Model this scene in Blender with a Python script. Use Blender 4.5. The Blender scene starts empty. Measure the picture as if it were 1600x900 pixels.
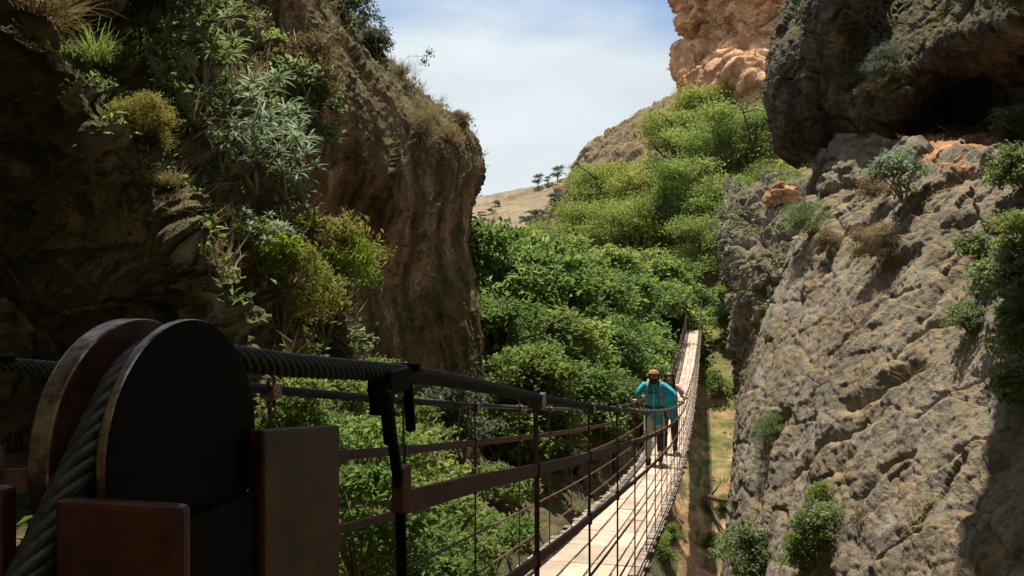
import bpy, math, random
import numpy as np
from mathutils import Vector, Matrix
from mathutils.bvhtree import BVHTree
random.seed(7); RNG = np.random.default_rng(11)
sc = bpy.context.scene
COL = sc.collection
# ------------------------------------------------------------------ camera, sky, sun
F = 1386.0                                   # focal length in photo pixels (1600 wide)
TH = math.radians(12.53)                     # heading of the bridge, right of the camera axis
cam_d = bpy.data.cameras.new('camera'); cam = bpy.data.objects.new('camera', cam_d); COL.objects.link(cam)
cam_d.sensor_width = 36; cam_d.lens = 36*F/1600; cam_d.clip_start = .03; cam_d.clip_end = 5000
cam.location = (0,0,0); cam.rotation_euler = (math.radians(90),0,0); sc.camera = cam
BD = Vector((math.sin(TH), math.cos(TH), 0)); BR = Vector((math.cos(TH), -math.sin(TH), 0))
SUN = (BD*.30 - BR*.10 + Vector((0,0,1))).normalized()
SUN_EL = math.asin(SUN.z); SUN_AZ = math.atan2(SUN.x, SUN.y)
w = bpy.data.worlds.new('World'); sc.world = w; w.use_nodes = True
nt = w.node_tree; nt.nodes.clear()
def N(nt, t, **k):
    n = nt.nodes.new(t)
    for a, b in k.items():
        if a.startswith('i_'):
            key = a[2:]; n.inputs[int(key) if key.isdigit() else key.replace('_',' ')].default_value = b
        else: setattr(n, a, b)
    return n
def L(nt, a, ao, b, bi): nt.links.new(a.outputs[ao], b.inputs[bi])
def ramp(nt, stops):
    r = nt.nodes.new('ShaderNodeValToRGB'); e = r.color_ramp.elements
    while len(e) < len(stops): e.new(.5)
    for i, (p, c) in enumerate(stops):
        e[i].position = p; e[i].color = (c[0], c[1], c[2], 1) if hasattr(c, '__len__') else (c, c, c, 1)
    return r
sky = N(nt, 'ShaderNodeTexSky', sky_type='NISHITA', sun_disc=False, sun_elevation=SUN_EL, sun_rotation=SUN_AZ,
        air_density=1.0, dust_density=.6, ozone_density=1.4)
tc = N(nt, 'ShaderNodeTexCoord'); mp = N(nt, 'ShaderNodeMapping'); mp.inputs['Scale'].default_value = (1.0, 1.0, 3.2)
mp.inputs['Location'].default_value = (.35, .2, .12)
cn = N(nt, 'ShaderNodeTexNoise', i_Scale=1.7, i_Detail=7.0, i_Roughness=.52)
L(nt, tc, 'Generated', mp, 0); L(nt, mp, 0, cn, 'Vector')
sx = N(nt, 'ShaderNodeSeparateXYZ'); L(nt, tc, 'Generated', sx, 0)
el = ramp(nt, [(0, 1.0), (.20, .70), (.31, .28), (.4, .34), (.5, .38), (1, .42)]); L(nt, sx, 'Z', el, 0)
ad = N(nt, 'ShaderNodeMath', operation='ADD'); L(nt, cn, 0, ad, 0); L(nt, el, 0, ad, 1)
mk = ramp(nt, [(.78, 0), (1.0, 1)]); L(nt, ad, 0, mk, 0)
cc = ramp(nt, [(.30, (4.7, 5.3, 5.7)), (.6, (6.6, 7.2, 7.5))]); L(nt, cn, 0, cc, 0)
mx = N(nt, 'ShaderNodeMix', data_type='RGBA'); L(nt, mk, 0, mx, 0); L(nt, sky, 0, mx, 6); L(nt, cc, 0, mx, 7)
bg = N(nt, 'ShaderNodeBackground'); bg.inputs[1].default_value = .085
L(nt, mx, 2, bg, 0); L(nt, bg, 0, N(nt, 'ShaderNodeOutputWorld'), 0)
sd = bpy.data.lights.new('sun', 'SUN'); sd.energy = 5.0; sd.angle = math.radians(.5); sd.color = (1, .94, .83)
so = bpy.data.objects.new('sun', sd); COL.objects.link(so); so.rotation_euler = SUN.to_track_quat('Z', 'Y').to_euler()
sc.view_settings.view_transform = 'Standard'; sc.view_settings.look = 'None'
sc.view_settings.exposure = 0.6; sc.view_settings.gamma = 1
sc.cycles.max_bounces = 6; sc.cycles.transparent_max_bounces = 4; sc.cycles.use_denoising = True
# ------------------------------------------------------------------ coordinates
def at(px, py, d): return Vector(((px-800)/F*d, d, (450-py)/F*d))
def B(s, u, z): return BD*s + BR*u + Vector((0,0,z))
def tag(o, label=None, cat=None, group=None, kind=None):
    if label: o['label'] = label
    if cat: o['category'] = cat
    if group: o['group'] = group
    if kind: o['kind'] = kind
    return o
# ------------------------------------------------------------------ noise
_P = RNG.permutation(256); _P = np.concatenate([_P, _P, _P]).astype(np.int64)
_G = RNG.normal(size=(256,3)); _G /= np.linalg.norm(_G, axis=1)[:,None]
_R = RNG.random((256,4))
def _h(i, j, k): return _P[_P[_P[i & 255] + (j & 255)] + (k & 255)]
def gn(p):
    i = np.floor(p).astype(np.int64); f = p - i; w_ = f*f*f*(f*(f*6-15)+10); out = 0
    for a in (0,1):
        for b in (0,1):
            for c in (0,1):
                g = _G[_h(i[:,0]+a, i[:,1]+b, i[:,2]+c)]
                d = ((f - np.array([a,b,c]))*g).sum(1)
                out = out + d*(w_[:,0] if a else 1-w_[:,0])*(w_[:,1] if b else 1-w_[:,1])*(w_[:,2] if c else 1-w_[:,2])
    return out
def fbm(p, o=5, g=.5):
    s = 0; a = 1
    for k in range(o): s = s + a*gn(p*2**k + 17.3*k); a *= g
    return s
def ridged(p, o=5, g=.55):
    s = 0; a = 1
    for k in range(o): s = s + a*(1 - 2.2*np.abs(gn(p*2**k + 9.1*k))); a *= g
    return s/2
def facets(p):                                # blocky broken rock: every cell is a tilted plane
    i = np.floor(p).astype(np.int64); best = np.full(len(p), 9.); sec = best.copy(); val = np.zeros(len(p))
    for a in (-1,0,1):
        for b in (-1,0,1):
            for c in (-1,0,1):
                q = i + np.array([a,b,c]); h = _h(q[:,0], q[:,1], q[:,2])
                d = p - (q + _R[h][:,:3]); dd = (d*d).sum(1)
                v = _R[h][:,3] - .5 + (d*_G[(h*7+3) & 255]).sum(1)*.9
                m = dd < best; sec = np.where(m, best, np.minimum(sec, dd)); val = np.where(m, v, val); best = np.where(m, dd, best)
    return val, np.sqrt(sec) - np.sqrt(best)
# ------------------------------------------------------------------ mesh helpers
def mk_mesh(name, v, f, mat, smooth=True):
    me = bpy.data.meshes.new(name); v = np.asarray(v, dtype=np.float32); 
    f = np.asarray(f, dtype=np.int32)
    me.vertices.add(len(v)); me.vertices.foreach_set('co', v.ravel())
    k = f.shape[1]; me.loops.add(f.size); me.loops.foreach_set('vertex_index', f.ravel())
    me.polygons.add(len(f)); me.polygons.foreach_set('loop_start', np.arange(0, f.size, k, dtype=np.int32))
    me.polygons.foreach_set('loop_total', np.full(len(f), k, dtype=np.int32))
    me.update(calc_edges=True)
    me.polygons.foreach_set('use_smooth', np.full(len(f), smooth))
    if mat: me.materials.append(mat)
    return me
def ob(name, me, parent=None, loc=None):
    o = bpy.data.objects.new(name, me); COL.objects.link(o)
    if parent: o.parent = parent
    if loc is not None: o.location = loc
    return o
def empty(name, loc, label, cat, group=None):
    o = bpy.data.objects.new(name, None); COL.objects.link(o); o.location = loc; o.empty_display_size = .2
    return tag(o, label, cat, group)
class MB:                                     # quads collected into one mesh
    def __init__(s): s.v = []; s.f = []; s.n = 0
    def add(s, v, f):
        v = np.asarray(v, float); s.v.append(v); s.f.append(np.asarray(f, int) + s.n); s.n += len(v)
    def tube(s, pts, r, k=8, cap=True):
        pts = np.array([tuple(p) for p in pts], float); n = len(pts)
        r = np.broadcast_to(np.asarray(r, float), (n,))
        t = np.gradient(pts, axis=0); t /= np.linalg.norm(t, axis=1)[:,None] + 1e-12
        up = np.array([0,0,1.]) if abs(t[0,2]) < .9 else np.array([1.,0,0])
        a = np.cross(t, up); a /= np.linalg.norm(a, axis=1)[:,None] + 1e-12; b = np.cross(a, t)
        an = np.linspace(0, 2*np.pi, k, endpoint=False)
        ring = pts[:,None] + r[:,None,None]*(np.cos(an)[None,:,None]*a[:,None] + np.sin(an)[None,:,None]*b[:,None])
        v = ring.reshape(-1,3); i = np.arange(n-1)[:,None]*k; j = np.arange(k)[None]; j2 = (j+1) % k
        f = np.stack([i+j, i+j2, i+k+j2, i+k+j], -1).reshape(-1,4)
        if cap:
            v = np.vstack([v, pts[0], pts[-1]]); c0 = len(v)-2; m = (n-1)*k
            q = [[(x+1) % k, x, c0, c0] for x in range(k)] + [[m+x, m+(x+1) % k, c0+1, c0+1] for x in range(k)]
            # degenerate quads avoided: split pairs when k is even
            q = [[(x+2) % k, (x+1) % k, x, c0] for x in range(0, k, 2)] + [[m+x, m+(x+1) % k, m+(x+2) % k, c0+1] for x in range(0, k, 2)]
            f = np.vstack([f, q])
        s.add(v, f)
    def box(s, o, ax, ay, az, bev=0):         # corner-centred box: centre o, half vectors
        o, ax, ay, az = [np.array(tuple(x), float) for x in (o, ax, ay, az)]
        v = [o + i*ax + j*ay + k*az for i in (-1,1) for j in (-1,1) for k in (-1,1)]
        s.add(v, [[0,1,3,2],[4,6,7,5],[0,4,5,1],[2,3,7,6],[0,2,6,4],[1,5,7,3]])
    def obj(s, name, mat, parent=None, smooth=False, bevel=0):
        o = ob(name, mk_mesh(name, np.vstack(s.v), np.vstack(s.f), mat, smooth), parent)
        if bevel:
            m = o.modifiers.new('bevel', 'BEVEL'); m.width = bevel; m.segments = 2; m.limit_method = 'ANGLE'
        return o
def bbox_b(mb, s0, s1, u0, u1, z0, z1):       # box in bridge coordinates
    mb.box(B((s0+s1)/2, (u0+u1)/2, (z0+z1)/2), BD*(s1-s0)/2, BR*(u1-u0)/2, Vector((0,0,(z1-z0)/2)))
def cr(C, n):                                  # Catmull-Rom resample along axis 0
    C = np.asarray(C, float); m = len(C); t = np.linspace(0, m-1, n); i = np.clip(np.floor(t).astype(int), 0, m-2); f = t - i
    g = lambda k: C[np.clip(k, 0, m-1)]
    f = f.reshape((-1,) + (1,)*(C.ndim-1)); a, b, c, d = g(i-1), g(i), g(i+1), g(i+2)
    return .5*(2*b + (c-a)*f + (2*a-5*b+4*c-d)*f**2 + (3*b-a-3*c+d)*f**3)
def loft(name, rows, nu, nv, mat, extra=None, amp=.5, fr=.3, blk=.3, bf=.5, fine=.05, label=None, flip=False, stretch=(1,1,1), world=False, cat=None):
    C = np.array([[tuple(p) if world else tuple(at(*p)) for p in r] for r in rows])
    G = cr(C, nv); G = cr(G.transpose(1,0,2), nu).transpose(1,0,2)
    def nrm(G):
        a = np.gradient(G, axis=0); b = np.gradient(G, axis=1); n = np.cross(a, b); return n/(np.linalg.norm(n, axis=2)[...,None]+1e-9)
    n = nrm(G)
    if flip: n = -n
    p = G.reshape(-1,3); st = np.array(stretch)
    wp = p + .6/fr*.25*np.stack([gn(p*fr*1.3+5), gn(p*fr*1.3+50), gn(p*fr*1.3+90)], 1)
    d = amp*ridged(wp*fr*st, 5) ; v1, e1 = facets(wp*bf*st); v2, e2 = facets(wp*bf*2.7*st + 31)
    v3, e3 = facets(wp*bf*6.5*st + 71)
    d = d + blk*v1 + blk*.42*v2 + blk*.2*v3 - blk*.5*np.exp(-(e1/.06)**2) - blk*.22*np.exp(-(e2/.08)**2) + fine*fbm(p*6, 4, .6)
    if extra is not None: d = d + extra(p)
    p = p + n.reshape(-1,3)*d[:,None]
    i = np.arange(nv-1)[:,None]*nu; j = np.arange(nu-1)[None]
    f = np.stack([i+j, i+nu+j, i+nu+j+1, i+j+1], -1).reshape(-1,4)
    if flip: f = f[:, ::-1]
    me = mk_mesh(name, p, f, mat, True)
    o = ob(name, me); tag(o, label, None, None, 'structure'); SURF.append((o, p, f)); return o
SURF = []
# ------------------------------------------------------------------ materials
MATS = {}
def new_mat(name):
    m = bpy.data.materials.new(name); m.use_nodes = True; t = m.node_tree; t.nodes.clear()
    return m, t
def rock_mat(name, cols, scale=1.0, streak=0, moss=None, mossamt=.5, rough=.95, bump=.5, dark=(.02,.018,.015), pits=.5, streakcol=None, crack=0):
    m, t = new_mat(name); co = N(t, 'ShaderNodeTexCoord')
    n1 = N(t, 'ShaderNodeTexNoise', i_Scale=.45*scale, i_Detail=9.0, i_Roughness=.62, i_Distortion=.6); L(t, co, 'Object', n1, 'Vector')
    k = len(cols); r1 = ramp(t, [(.3 + .4*i/(k-1), c) for i, c in enumerate(cols)]); L(t, n1, 0, r1, 0)
    n2 = N(t, 'ShaderNodeTexNoise', i_Scale=3.5*scale, i_Detail=8.0, i_Roughness=.7); L(t, co, 'Object', n2, 'Vector')
    r2 = ramp(t, [(.32, .42), (.5, .95), (.66, 1.5)]); L(t, n2, 0, r2, 0)
    a = N(t, 'ShaderNodeMix', data_type='RGBA', blend_type='MULTIPLY'); a.inputs[0].default_value = 1
    L(t, r1, 0, a, 6); L(t, r2, 0, a, 7); last = (a, 2)
    if streak:
        mp = N(t, 'ShaderNodeMapping'); mp.inputs['Scale'].default_value = (1.6, 1.6, .12); L(t, co, 'Object', mp, 0)
        n3 = N(t, 'ShaderNodeTexNoise', i_Scale=1.1*scale, i_Detail=6.0, i_Roughness=.6); L(t, mp, 0, n3, 'Vector')
        r3 = ramp(t, [(.44, 0), (.62, streak)]); L(t, n3, 0, r3, 0)
        b = N(t, 'ShaderNodeMix', data_type='RGBA'); L(t, r3, 0, b, 0); L(t, *last, b, 6); b.inputs[7].default_value = (*(streakcol or dark), 1); last = (b, 2)
    if crack:
        mp = N(t, 'ShaderNodeMapping'); mp.inputs['Rotation'].default_value = (math.radians(48), 0, 0); mp.inputs['Scale'].default_value = (.5, .28, 1.0); L(t, co, 'Object', mp, 0)
        n6 = N(t, 'ShaderNodeTexNoise', i_Scale=1.5, i_Detail=7.0, i_Roughness=.6, i_Distortion=.5); L(t, mp, 0, n6, 'Vector')
        r6 = ramp(t, [(.485, 0), (.5, 1), (.515, 0)]); L(t, n6, 0, r6, 0)
        n7 = N(t, 'ShaderNodeTexNoise', i_Scale=.9, i_Detail=4.0); L(t, co, 'Object', n7, 'Vector'); r7 = ramp(t, [(.48, 0), (.58, crack)]); L(t, n7, 0, r7, 0)
        m6 = N(t, 'ShaderNodeMath', operation='MULTIPLY'); L(t, r6, 0, m6, 0); L(t, r7, 0, m6, 1)
        b6 = N(t, 'ShaderNodeMix', data_type='RGBA'); L(t, m6, 0, b6, 0); L(t, *last, b6, 6); b6.inputs[7].default_value = (*dark, 1); last = (b6, 2)
    v = N(t, 'ShaderNodeTexNoise', i_Scale=9*scale, i_Detail=4.0, i_Roughness=.8, i_Distortion=1.0); L(t, co, 'Object', v, 'Vector')
    rv = ramp(t, [(.34, 1), (.42, 0)]); L(t, v, 0, rv, 0)
    pm = N(t, 'ShaderNodeMath', operation='MULTIPLY', i_1=pits); L(t, rv, 0, pm, 0)
    c = N(t, 'ShaderNodeMix', data_type='RGBA'); L(t, pm, 0, c, 0); L(t, *last, c, 6); c.inputs[7].default_value = (*dark, 1); last = (c, 2)
    if moss:
        g = N(t, 'ShaderNodeNewGeometry'); s_ = N(t, 'ShaderNodeSeparateXYZ'); L(t, g, 'Normal', s_, 0)
        n4 = N(t, 'ShaderNodeTexNoise', i_Scale=1.3*scale, i_Detail=7.0, i_Roughness=.7); L(t, co, 'Object', n4, 'Vector')
        q = N(t, 'ShaderNodeMath', operation='MULTIPLY_ADD', i_1=.45, i_2=0.0); L(t, s_, 'Z', q, 0); L(t, n4, 0, q, 2)
        r4 = ramp(t, [(1-mossamt-.12, 0), (1-mossamt+.06, .85)]); L(t, q, 0, r4, 0)
        n5 = N(t, 'ShaderNodeTexNoise', i_Scale=4*scale, i_Detail=6.0); L(t, co, 'Object', n5, 'Vector')
        r5 = ramp(t, [(.35, moss[0]), (.65, moss[1])]); L(t, n5, 0, r5, 0)
        e = N(t, 'ShaderNodeMix', data_type='RGBA'); L(t, r4, 0, e, 0); L(t, *last, e, 6); L(t, r5, 0, e, 7); last = (e, 2)
    p = N(t, 'ShaderNodeBsdfPrincipled', i_Roughness=rough); p.inputs['Specular IOR Level'].default_value = .15
    L(t, *last, p, 'Base Color')
    mm = N(t, 'ShaderNodeMath', operation='MULTIPLY_ADD', i_1=.8); L(t, v, 0, mm, 0); L(t, n2, 0, mm, 2)
    bp = N(t, 'ShaderNodeBump', i_Strength=bump, i_Distance=.09/scale); L(t, mm, 0, bp, 'Height'); L(t, bp, 0, p, 'Normal')
    L(t, p, 0, N(t, 'ShaderNodeOutputMaterial'), 0); return m
def leaf_mat(name, a, b, c=None, trans=.42, sc_=.5):
    m, t = new_mat(name); g = N(t, 'ShaderNodeNewGeometry'); co = N(t, 'ShaderNodeTexCoord')
    n = N(t, 'ShaderNodeTexNoise', i_Scale=sc_, i_Detail=3.0); L(t, g, 'Position', n, 'Vector')
    ma = N(t, 'ShaderNodeMath', operation='MULTIPLY_ADD', i_1=.45); L(t, g, 'Random Per Island', ma, 0)
    mb_ = N(t, 'ShaderNodeMath', operation='MULTIPLY_ADD', i_1=1.6, i_2=-.52); L(t, n, 0, mb_, 0); L(t, mb_, 0, ma, 2)
    st = [(.1, a), (.65, b)] + ([(.97, c)] if c else []); r = ramp(t, st); L(t, ma, 0, r, 0)
    p = N(t, 'ShaderNodeBsdfPrincipled', i_Roughness=.6); p.inputs['Specular IOR Level'].default_value = .25; L(t, r, 0, p, 'Base Color')
    tr = N(t, 'ShaderNodeBsdfTranslucent'); hs = N(t, 'ShaderNodeHueSaturation', i_Saturation=1.1, i_Value=1.5); L(t, r, 0, hs, 'Color'); L(t, hs, 0, tr, 'Color')
    x = N(t, 'ShaderNodeMixShader', i_0=trans); L(t, p, 0, x, 1); L(t, tr, 0, x, 2)
    L(t, x, 0, N(t, 'ShaderNodeOutputMaterial'), 0); return m
def plain(name, col, rough=.6, metal=0, var=.3, scale=8, bump=.15, col2=None, island=0, dist=.01):
    m, t = new_mat(name); co = N(t, 'ShaderNodeTexCoord')
    n = N(t, 'ShaderNodeTexNoise', i_Scale=scale, i_Detail=8.0, i_Roughness=.65); L(t, co, 'Object', n, 'Vector')
    c2 = col2 or tuple(x*(1-var) for x in col); r = ramp(t, [(.38, c2), (.6, col)]); L(t, n, 0, r, 0); last = (r, 0)
    if island:
        g = N(t, 'ShaderNodeNewGeometry'); q = ramp(t, [(0, 1-island), (1, 1+island*.5)]); L(t, g, 'Random Per Island', q, 0)
        x = N(t, 'ShaderNodeMix', data_type='RGBA', blend_type='MULTIPLY'); x.inputs[0].default_value = 1; L(t, *last, x, 6); L(t, q, 0, x, 7); last = (x, 2)
    p = N(t, 'ShaderNodeBsdfPrincipled', i_Roughness=rough, i_Metallic=metal); L(t, *last, p, 'Base Color')
    if name == 'black_shade_steel': p.inputs['Specular IOR Level'].default_value = .08
    bp = N(t, 'ShaderNodeBump', i_Strength=bump, i_Distance=dist); L(t, n, 0, bp, 'Height'); L(t, bp, 0, p, 'Normal')
    L(t, p, 0, N(t, 'ShaderNodeOutputMaterial'), 0); return m
M = dict(
 cliff=rock_mat('brown_cliff_rock', [(.13,.085,.055), (.30,.20,.125), (.44,.31,.20), (.33,.25,.18)], .55, .75, ((.05,.05,.016), (.15,.115,.045)), .46, bump=.6, dark=(.016,.012,.009)),
 bank=rock_mat('weathered_bank', [(.07,.053,.04), (.20,.15,.11), (.32,.26,.20), (.42,.36,.30)], 1.1, 0, ((.045,.05,.018), (.13,.11,.045)), .52, bump=.7),
 slab=rock_mat('grey_slab_rock', [(.135,.118,.096), (.25,.219,.175), (.35,.31,.255), (.25,.19,.13)], .85, .72, ((.14,.125,.08), (.29,.20,.10)), .26, bump=.6, dark=(.07,.05,.035), pits=.75, streakcol=(.12,.108,.088), crack=.9),
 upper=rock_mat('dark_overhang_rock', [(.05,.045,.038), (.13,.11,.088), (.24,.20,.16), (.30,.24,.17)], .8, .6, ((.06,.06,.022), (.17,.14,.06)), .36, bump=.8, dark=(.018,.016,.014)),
 orange=rock_mat('orange_cliff_rock', [(.20,.11,.065), (.46,.24,.12), (.66,.38,.21), (.54,.29,.15)], .22, .2, None, bump=.6, dark=(.09,.045,.03)),
 grot=rock_mat('pink_grey_rock', [(.15,.11,.09), (.34,.26,.215), (.50,.40,.33)], .6, .3, ((.07,.075,.03), (.17,.14,.06)), .24, bump=.7),
 hill=rock_mat('dry_hillside', [(.24,.16,.11), (.46,.31,.22), (.56,.41,.30)], .05, 0, ((.14,.12,.07), (.24,.18,.11)), .24, bump=.3, pits=.5, dark=(.10,.09,.05)),
 ridge=rock_mat('rocky_ridge', [(.10,.065,.05), (.24,.155,.11), (.38,.26,.18)], .16, 0, ((.12,.09,.045), (.24,.18,.09)), .3, bump=.5),
 soil=rock_mat('orange_soil', [(.17,.105,.055), (.37,.22,.115), (.50,.31,.165)], .35, 0, ((.05,.08,.022), (.13,.16,.045)), .11, bump=.5, pits=.35),
 paint=plain('dark_red_oxide_paint', (.11,.019,.011), .42, 0, .6, 22, .3, (.016,.008,.007)),
 rust=plain('rusted_steel', (.16,.06,.034), .7, .1, .5, 30, .3, (.06,.028,.02)),
 rope=plain('greased_wire_rope', (.075,.082,.066), .42, .2, .5, 60, .2, (.015,.017,.013)),
 black=plain('black_shade_steel', (.009,.008,.008), .6, 0, .5, 40, .2),  # shade of the tower head put into a near-black colour
 ropeshade=plain('shaded_wire_rope', (.016,.017,.016), .62, 0, .5, 60, .2, (.008,.009,.008)),  # darker copy of the rope with its shade painted in
 rim=plain('worn_steel_rim', (.36,.31,.28), .3, .85, .5, 50, .2, (.14,.07,.055)),
 board=plain('sun_bleached_boards', (.54,.42,.31), .8, 0, .2, 3.2, .3, (.38,.295,.22), .26),
 sleeper=plain('grey_weathered_timber', (.34,.27,.21), .85, 0, .45, 9, .5, None, .35),
 bark=plain('tree_bark', (.12,.09,.065), .9, 0, .5, 6, .6),
 twig=plain('dry_stems', (.32,.25,.17), .9, 0, .4, 9, .3),
 leafdark=leaf_mat('broad_green_leaves', (.055,.095,.028), (.155,.23,.065), (.30,.36,.13), .48),
 leafyel=leaf_mat('yellow_green_leaves', (.13,.17,.045), (.27,.30,.08), (.40,.39,.13), .45, .12),
 leafmid=leaf_mat('mid_green_leaves', (.09,.13,.038), (.21,.265,.075), (.35,.38,.13), .48, .2),
 leafblue=leaf_mat('blue_green_straps', (.10,.14,.08), (.26,.32,.20), (.48,.53,.40), .35, 2),
 leafbush=leaf_mat('shrub_leaves', (.06,.09,.035), (.18,.23,.095), (.34,.37,.19), .45, 2),
 leaflime=leaf_mat('lime_leaves', (.08,.13,.02), (.2,.27,.045), (.32,.36,.09), .45, 2),
 dry=leaf_mat('dry_grass', (.10,.075,.035), (.22,.165,.085), (.40,.31,.18), .3, 1.5),
 rusty=leaf_mat('orange_and_green_sprays', (.10,.14,.03), (.24,.22,.06), (.36,.17,.06), .4, 1.2),
 sage=leaf_mat('grey_green_leaves', (.055,.07,.04), (.12,.14,.085), (.2,.2,.13), .35, 1),
)
# ------------------------------------------------------------------ large rock masses
cliffA = loft('left_cliff', [
 [(60,-330,19),(200,-330,22),(330,-300,25),(410,-250,27),(444,-200,30),(434,-190,40),(250,-200,60)],
 [(160,-190,12.5),(300,-180,15),(410,-160,17.5),(470,-130,20.5),(479,-100,26),(479,-90,37),(300,-90,55)],
 [(250,-40,9.3),(380,-40,12.2),(460,-60,14.5),(510,0,17.8),(519,-22,25),(514,0,36),(350,0,50)],
 [(300,70,9.3),(410,60,12.4),(480,50,14.5),(550,75,17.8),(580,58,25),(574,80,36),(400,60,55)],
 [(320,130,9.4),(420,120,12.6),(500,130,14.5),(590,155,17.6),(642,124,25),(639,150,36),(450,100,55)],
 [(330,210,9.5),(430,200,12.8),(515,215,15.3),(618,250,18.0),(712,193,25),(712,215,36),(500,200,55)],
 [(340,310,9.7),(440,300,13.2),(520,300,16.2),(645,335,19.4),(731,248,24.6),(724,290,35),(500,300,55)],
 [(350,390,9.9),(450,380,13.4),(530,380,16.6),(655,400,20.2),(709,372,23.5),(705,380,31),(500,380,50)],
 [(360,490,10),(465,480,13.3),(550,480,16.8),(650,470,20.4),(730,470,22.3),(729,480,31),(500,480,50)],
 [(380,610,10),(480,600,13.0),(570,600,16.4),(670,600,20.0),(750,600,22),(749,600,31),(500,600,50)],
 [(400,760,10),(500,740,12.6),(590,730,16),(690,730,19.4),(766,730,21.6),(769,730,31),(500,740,50)],
 [(420,980,10),(520,940,12.6),(620,940,15.6),(710,940,19),(786,940,21.3),(789,900,31),(500,900,50)],
], 520, 560, M['cliff'], amp=.28, fr=.28, blk=.11, bf=.7, fine=.05, label='tall brown undercut cliff on the left, its right edge against the sky', stretch=(1,1,.55), flip=True)
bankB = loft('left_bank', [   # rows run outward-to-inward: shaded wall, broken edge, planted slope
 [(-500,700,6),(-300,800,6),(-150,900,6),(0,1000,6),(150,1100,6),(260,1200,6),(340,1300,6),(420,1400,6)],
 [(-500,350,7.2),(-260,420,7.2),(-60,480,7.2),(60,560,7.2),(180,640,7.2),(260,720,7.2),(330,860,7.0),(420,1000,7.0)],
 [(-450,60,7.4),(-220,120,7.4),(-40,230,7.4),(60,330,7.4),(160,430,7.4),(240,500,7.3),(310,600,7.1),(410,780,7.2)],
 [(-420,-160,7.2),(-200,-90,7.0),(-20,10,7.0),(95,120,6.9),(195,255,6.8),(292,375,6.7),(340,480,6.8),(420,640,7.2)],
 [(-300,-230,8.4),(-80,-150,8.2),(70,-40,8.0),(175,75,7.9),(265,205,7.8),(335,330,7.8),(385,455,7.9),(470,620,8.3)],
 [(-200,-330,10),(40,-230,9.7),(170,-110,9.4),(265,0,9.2),(345,140,9.2),(395,270,9.2),(440,410,9.4),(520,590,9.8)],
 [(-100,-420,14.5),(150,-300,13.5),(300,-220,12.8),(380,-100,11.6),(430,60,11.5),(470,210,11.5),(510,370,11.6),(575,560,12)],
], 420, 380, M['bank'], amp=.30, fr=.5, blk=.26, bf=.8, fine=.05, label='planted broken rock bank in front of the brown left cliff, black wall below its edge')
CR = [[(1268,640),(1300,560),(1345,515),(1392,470),(1440,452)],[(1438,505),(1470,470),(1500,425),(1560,345),(1580,330)],[(1385,455),(1400,420),(1432,395)],[(1196,600),(1215,540),(1260,470)],
 [(1400,560),(1450,520),(1500,500)],[(1330,640),(1390,600),(1440,580)],[(1440,660),(1500,610),(1560,590)],[(1240,760),(1290,700),(1360,670)],[(1460,420),(1500,370),(1530,335)],[(1370,880),(1420,840),(1450,835)],
 [(1300,430),(1325,350),(1375,300)],[(1420,300),(1470,275),(1540,262)],[(1250,520),(1262,430),(1300,340)],[(1340,800),(1380,745),(1440,715)],[(1180,800),(1200,700),(1225,650)],[(1480,740),(1530,700),(1590,680)]]
def slab_cracks(p):
    x = p[:,0]/p[:,1]*F+800; y = 450-p[:,2]/p[:,1]*F
    wt = np.clip((470-y-.25*(x-1400))/160, 0, 1)*(x > 1200); fv_, fe_ = facets(p*np.array([1,.8,1.])*.95+5); fv2_, fe2_ = facets(p*2.6+15)
    lump = wt*(.17*fv_ + .08*fv2_ - .10*np.exp(-(fe_/.07)**2))
    x = x + 9*gn(p*2.2+3) + 4*gn(p*6); y = y + 9*gn(p*2.2+40) + 4*gn(p*6+9); out = np.zeros(len(p))
    for k, c in enumerate(CR):
        best = np.full(len(p), 1e9); sg = np.zeros(len(p)); c = np.array(c, float)
        for a, b in zip(c[:-1], c[1:]):
            ab = b-a; t = ((x-a[0])*ab[0]+(y-a[1])*ab[1])/(ab@ab); tc_ = np.clip(t, 0, 1)
            dx = x-a[0]-tc_*ab[0]; dy = y-a[1]-tc_*ab[1]; d = np.hypot(dx, dy); s_ = np.sign(ab[0]*dy-ab[1]*dx)
            m = d < best; best = np.where(m, d, best); sg = np.where(m, s_, sg)
        w_ = 4 + 3*(k % 3); out -= (.07+.05*(k % 3))*np.exp(-(best/w_)**2); out += sg*(.022+.03*(k % 3 == 1))*np.exp(-best/30)
    return out + lump
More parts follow.
